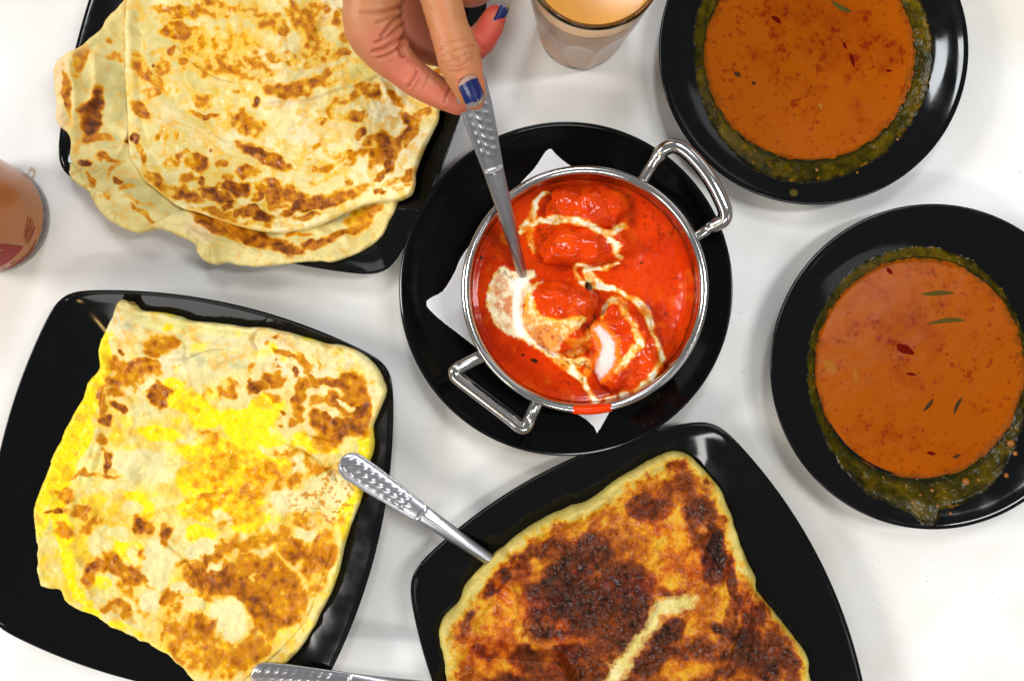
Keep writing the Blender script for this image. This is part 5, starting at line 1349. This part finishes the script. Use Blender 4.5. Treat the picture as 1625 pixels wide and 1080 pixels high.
# ------------------------------------------------------------------ hand
def chain_mesh(chains, voxel):
    us, vs_ = 18, 12
    sv = [(0, 0, 1)] + [(math.sin(math.pi * j / vs_) * math.cos(2 * math.pi * i / us), math.sin(math.pi * j / vs_) * math.sin(2 * math.pi * i / us), math.cos(math.pi * j / vs_)) for j in range(1, vs_) for i in range(us)] + [(0, 0, -1)]
    sv = np.array(sv); sf = []
    for i in range(us):
        k = (i + 1) % us
        sf.append((0, 1 + i, 1 + k)); b0 = 1 + (vs_ - 2) * us; sf.append((len(sv) - 1, b0 + k, b0 + i))
        for j in range(vs_ - 2):
            a = 1 + j * us
            sf.append((a + i, a + us + i, a + us + k)); sf.append((a + i, a + us + k, a + k))
    sf = np.array(sf); VV = []; FF = []
    def ball(c, r):
        FF.append(sf + len(VV) * len(sv)); VV.append(sv * r + np.array(c))
    for ch in chains:
        P_ = smooth_open([(*p3(x, y, z), r * S * (D - z) / D) for x, y, z, r in ch], 6)
        acc = [P_[0]]
        for a, b in zip(P_[:-1], P_[1:]):
            L = np.linalg.norm(b[:3] - a[:3]); n = max(1, int(L / 0.0014))
            for k in range(1, n + 1): acc.append(a + (b - a) * k / n)
        for p in acc: ball(p[:3], p[3])
    o = new_mesh_obj('tmp', np.vstack(VV), np.vstack(FF))
    m = o.modifiers.new('r', 'REMESH'); m.mode = 'VOXEL'; m.voxel_size = voxel; m.use_smooth_shade = True
    s = o.modifiers.new('s', 'SMOOTH'); s.factor = 0.6; s.iterations = 7
    dg = bpy.context.evaluated_depsgraph_get(); dg.update()
    out = bpy.data.meshes.new_from_object(o.evaluated_get(dg))
    bpy.data.objects.remove(o)
    return out

THUMB = [(690, -190, .118, 70), (684, -110, .128, 56), (690, -50, .132, 42), (701, 0, .131, 34), (711, 40, .129, 32), (722, 72, .127, 34), (730, 98, .1255, 35), (738, 122, .1225, 30), (746, 142, .1195, 25.5), (752, 155, .1175, 19), (755, 162, .1165, 13)]
INDEX = [(640, -190, .118, 70), (618, -110, .118, 60), (598, -40, .117, 52), (590, 10, .115, 46), (592, 44, .112, 46), (610, 78, .108, 38), (636, 106, .1055, 30), (662, 127, .105, 27.5), (690, 144, .105, 25.5), (712, 155, .1055, 23), (730, 164, .106, 19.5), (740, 168, .1062, 14)]
MIDDLE = [(700, -190, .105, 64), (650, -90, .106, 50), (636, -10, .103, 42), (646, 38, .097, 36), (672, 66, .091, 32), (705, 78, .087, 29), (738, 77, .086, 27), (760, 66, .087, 25), (773, 50, .089, 22.5), (781, 36, .0905, 20.5), (786, 26, .0915, 18)]
RING = [(740, -190, .100, 60), (720, -110, .098, 44), (722, -50, .092, 34), (738, -18, .084, 28), (762, -20, .078, 25), (778, -45, .077, 22), (780, -70, .080, 18)]
PINKY = [(790, -230, .096, 52), (778, -150, .090, 34), (778, -105, .082, 26), (790, -85, .074, 22), (806, -95, .071, 19), (812, -115, .073, 15)]
PALM = [(610, -110, .116, 56), (660, -150, .114, 66), (740, -170, .106, 64), (790, -220, .100, 50)]
WRIST = [(690, -150, .116, 70), (725, -240, .112, 86), (750, -340, .110, 78), (762, -420, .110, 70), (772, -540, .115, 74), (790, -800, .125, 90)]
WRIST2 = [(650, -170, .116, 60), (690, -260, .112, 74), (715, -360, .110, 66), (730, -440, .110, 62), (738, -560, .115, 66), (752, -800, .125, 84)]
hm = chain_mesh([THUMB, INDEX, MIDDLE, RING, PINKY, PALM, WRIST, WRIST2], 0.00085)
hm.name = 'person'
n = len(hm.vertices)
co = np.zeros(n * 3, np.float32); hm.vertices.foreach_get('co', co); co = co.reshape(-1, 3).astype(float)
no = np.zeros(n * 3, np.float32); hm.vertices.foreach_get('normal', no); no = no.reshape(-1, 3).astype(float)
kk = S * (D - co[:, 2]) / D
hx = co[:, 0] / kk + CX; hy = CY - co[:, 1] / kk
def chain_d(ch):
    L = np.array([(*p3(x, y, z), r * S * (D - z) / D) for x, y, z, r in ch])
    best = np.full(n, 1e9)
    for a, b in zip(L[:-1], L[1:]):
        d = b[:3] - a[:3]; t = np.clip(((co - a[:3]) @ d) / (d @ d), 0, 1)
        q = np.linalg.norm(co - a[:3] - t[:, None] * d, axis=1) - (a[3] + t * (b[3] - a[3]))
        best = np.minimum(best, q)
    return best
dT, dI, dM = chain_d(THUMB), chain_d(INDEX), chain_d(MIDDLE)
isT = (dT < dI) & (dT < dM); isI = (dI <= dT) & (dI < dM); isM = ~isT & ~isI
disp = np.zeros(n); red = np.zeros(n)
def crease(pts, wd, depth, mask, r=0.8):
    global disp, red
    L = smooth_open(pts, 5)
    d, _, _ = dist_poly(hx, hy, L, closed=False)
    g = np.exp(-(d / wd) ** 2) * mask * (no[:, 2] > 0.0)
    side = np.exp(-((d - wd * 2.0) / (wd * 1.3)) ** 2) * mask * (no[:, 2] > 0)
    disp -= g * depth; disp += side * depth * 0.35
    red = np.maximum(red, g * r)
T = isT.astype(float); I_ = (isI | (isM & (hx < 640))).astype(float); M_ = isM.astype(float)
# knuckle of the thumb
for pts, d_ in [([(700, 90), (712, 84), (728, 78), (744, 73), (754, 72)], .00045), ([(700, 99), (712, 99), (722, 95), (732, 90), (744, 84), (752, 84)], .0004), ([(708, 104), (722, 106), (732, 104), (742, 97), (750, 90)], .0003), ([(697, 80), (704, 75), (712, 73)], .0002), ([(716, 88), (724, 92), (730, 100)], .00025), ([(712, 112), (726, 113), (738, 108)], .0002), ([(735, 80), (741, 88), (741, 96)], .0002), ([(704, 68), (720, 66), (736, 62)], .00012)]:
    crease(pts, 1.5, d_ * 0.7, T, 1.0)
crease([(730, 130), (738, 126), (748, 122), (756, 122), (764, 128)], 2.2, .0005, T, .4)
# index: creases where it bends
for pts, d_, w_ in [([(664, 10), (652, 34), (643, 55), (636, 74), (640, 88)], .0016, 4.0), ([(656, 4), (642, 9), (628, 14), (610, 19), (592, 21), (575, 20)], .0008, 3.2), ([(642, 21), (631, 28), (622, 36), (614, 48), (606, 58)], .0011, 2.8), ([(646, 36), (634, 42), (622, 52), (610, 62), (596, 68)], .0008, 2.4), ([(643, 53), (634, 62), (622, 70), (607, 79), (592, 82)], .0011, 2.8), ([(640, 68), (630, 78), (616, 88), (600, 92)], .0008, 2.6), ([(626, 24), (612, 32), (596, 38)], .0004, 2.0),
                    ([(663, 113), (660, 120), (654, 130), (648, 138)], .0009, 2.4), ([(668, 118), (664, 128), (658, 138)], .0003, 2.0), ([(682, 120), (677, 128), (672, 140)], .0004, 1.8), ([(718, 136), (713, 144), (708, 154), (705, 164)], .0007, 1.9)]:
    crease(pts, w_, d_, I_, .8)
crease([(752, 60), (760, 70), (768, 78)], 2.5, .0004, M_, .6)
disp += 0.00012 * fbm(hx, hy, 9, 3, 301)
co = co + no * disp[:, None]
hm.vertices.foreach_set('co', co.astype(np.float32).ravel())
col = np.tile(lin(182, 120, 78), (n, 1))
n1 = fbm(hx, hy, 40, 3, 303); n2 = fbm(hx, hy, 10, 3, 304)
col = mix(col, lin(190, 116, 84), np.clip(I_ * (0.55 + 0.5 * n1) * sstep(20, 70, hy + (hx - 560) * 0.3), 0, 1))
col = mix(col, lin(194, 100, 76), np.clip(I_ * blobs(hx, hy, [(640, 118, 34, 26, 40, 1), (700, 155, 40, 20, 15, .9), (610, 70, 30, 26, 0, .5), (730, 168, 20, 14, 0, 1)]) * 0.8, 0, 1))
col = mix(col, lin(180, 100, 74), isM * 0.8)
col = mix(col, lin(190, 72, 56), isM * blobs(hx, hy, [(778, 45, 22, 44, 20, 1), (770, 80, 20, 16, 0, .8)]))
col = mix(col, lin(186, 122, 76), T * 0.6)
col = mix(col, lin(210, 120, 90), T * blobs(hx, hy, [(735, 128, 12, 16, 20, .7), (765, 120, 8, 26, 10, .9), (742, 112, 26, 12, 0, .3), (700, 40, 10, 60, 0, .3)]) * 0.8)
col = mix(col, lin(186, 112, 70), np.clip(n2, 0, 1) * 0.35)
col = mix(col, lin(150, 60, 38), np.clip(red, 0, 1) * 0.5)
at = hm.color_attributes.new('Col', 'FLOAT_COLOR', 'POINT')
at.data.foreach_set('color', np.concatenate([col, np.ones((n, 1))], 1).astype(np.float32).ravel())
hm.materials.clear()
M_SKIN = food_mat('skin', 0.46, 0.4, sss=0.18, bumps=((700, 0.16, 0.0004, 4), (2200, 0.25, 0.0002, 3)), grain=0.05, grain_scale=1800)
hm.materials.append(M_SKIN)
hm.polygons.foreach_set('use_smooth', [True] * len(hm.polygons))
person = bpy.data.objects.new('person', hm); COL.objects.link(person)
tag(person, 'hand with chipped blue nail polish reaching in from the top and holding the dipped spoon', 'person')

def nail(c, axis, nrm, wd, ln_, rad, name='fingernail', seed=0):
    axis = Vector(axis).normalized(); nrm = Vector(nrm); nrm = (nrm - axis * nrm.dot(axis)).normalized(); sv = axis.cross(nrm)
    c = Vector(c); nu, nv = 60, 40; V = []; C = []; F = []
    top = []
    for lay in (0, 1):
        for i in range(nu + 1):
            u = i / nu                      # 0 base, 1 free edge
            w_ = wd / 2 * min(1.0, (1 - max(0, 0.22 - u) ** 2 / 0.22 ** 2 * 0.35)) * (1 - max(0, u - 0.80) ** 2 / 0.04 * 0.30)
            for q in range(nv + 1):
                s = q / nv * 2 - 1
                lx_ = (u - 0.5) * ln_ - (0.10 * ln_ * (1 - s * s) * -(1 - u) * 1.0) * -1 + 0.06 * ln_ * (1 - s * s) * u
                a = s * w_ / rad
                h = rad * (math.cos(a) - 1) - 0.0006 * ((u - .5) * 2) ** 2 * (1.4 if u > .5 else .6)
                p = c + axis * lx_ + sv * (rad * math.sin(a)) + nrm * (h - (0.00045 if lay else 0))
                V.append(tuple(p))
                nz = mnoise.fractal(Vector((u * 5, s * 4, seed)), 1, 2, 3)
                blue = np.array(lin(14, 28, 86)); 
                if nz > .1: blue = blue * (1 + .5 * nz)
                if u < 0.15 + 0.035 * nz: colr = lin(170, 138, 122)
                elif u > 0.82 + 0.10 * nz: colr = lin(122, 116, 116) if nz < .25 else lin(170, 150, 100)
                else: colr = blue
                C.append(colr)
    R_ = nv + 1; m_ = (nu + 1) * R_
    for i in range(nu):
        for q in range(nv):
            a = i * R_ + q
            F.append((a, a + R_, a + R_ + 1, a + 1)); F.append((m_ + a, m_ + a + 1, m_ + a + R_ + 1, m_ + a + R_))
    for i in range(nu):
        a = i * R_; F.append((a, m_ + a, m_ + a + R_, a + R_)); a = i * R_ + nv; F.append((a, a + R_, m_ + a + R_, m_ + a))
    for q in range(nv):
        a = q; F.append((a, a + 1, m_ + a + 1, m_ + a)); a = nu * R_ + q; F.append((a, m_ + a, m_ + a + 1, a + 1))
    o = new_mesh_obj(name, V, F, M_NAIL, None, np.array(C)); o.parent = person
    return o
M_NAIL = food_mat('nail_polish', 0.22, 0.5, bumps=((1200, 0.15, 0.0002, 3),), grain=0.25, grain_scale=5000)
tb = P3(738, 122, .1225); tt = P3(755, 162, .1165)
ax = (tt - tb).normalized()
nail(P3(751, 146, .1290), ax + Vector((0, 0, -0.12)), (0.12, 0.10, 1), .0118, .0135, .0076, seed=1.0)
mb = P3(765, 60, .088); mt = P3(787, 18, .092)
nail(P3(800, 27, .0950), (mt - mb), (0.95, -0.05, 0.45), .0100, .0120, .0064, seed=4.0)
ib = P3(705, 150, .105); it_ = P3(741, 162, .1065)
nail(P3(734, 158, .0995), (it_ - ib), (0.15, 0.35, -1), .0095, .0115, .0062, seed=8.0)
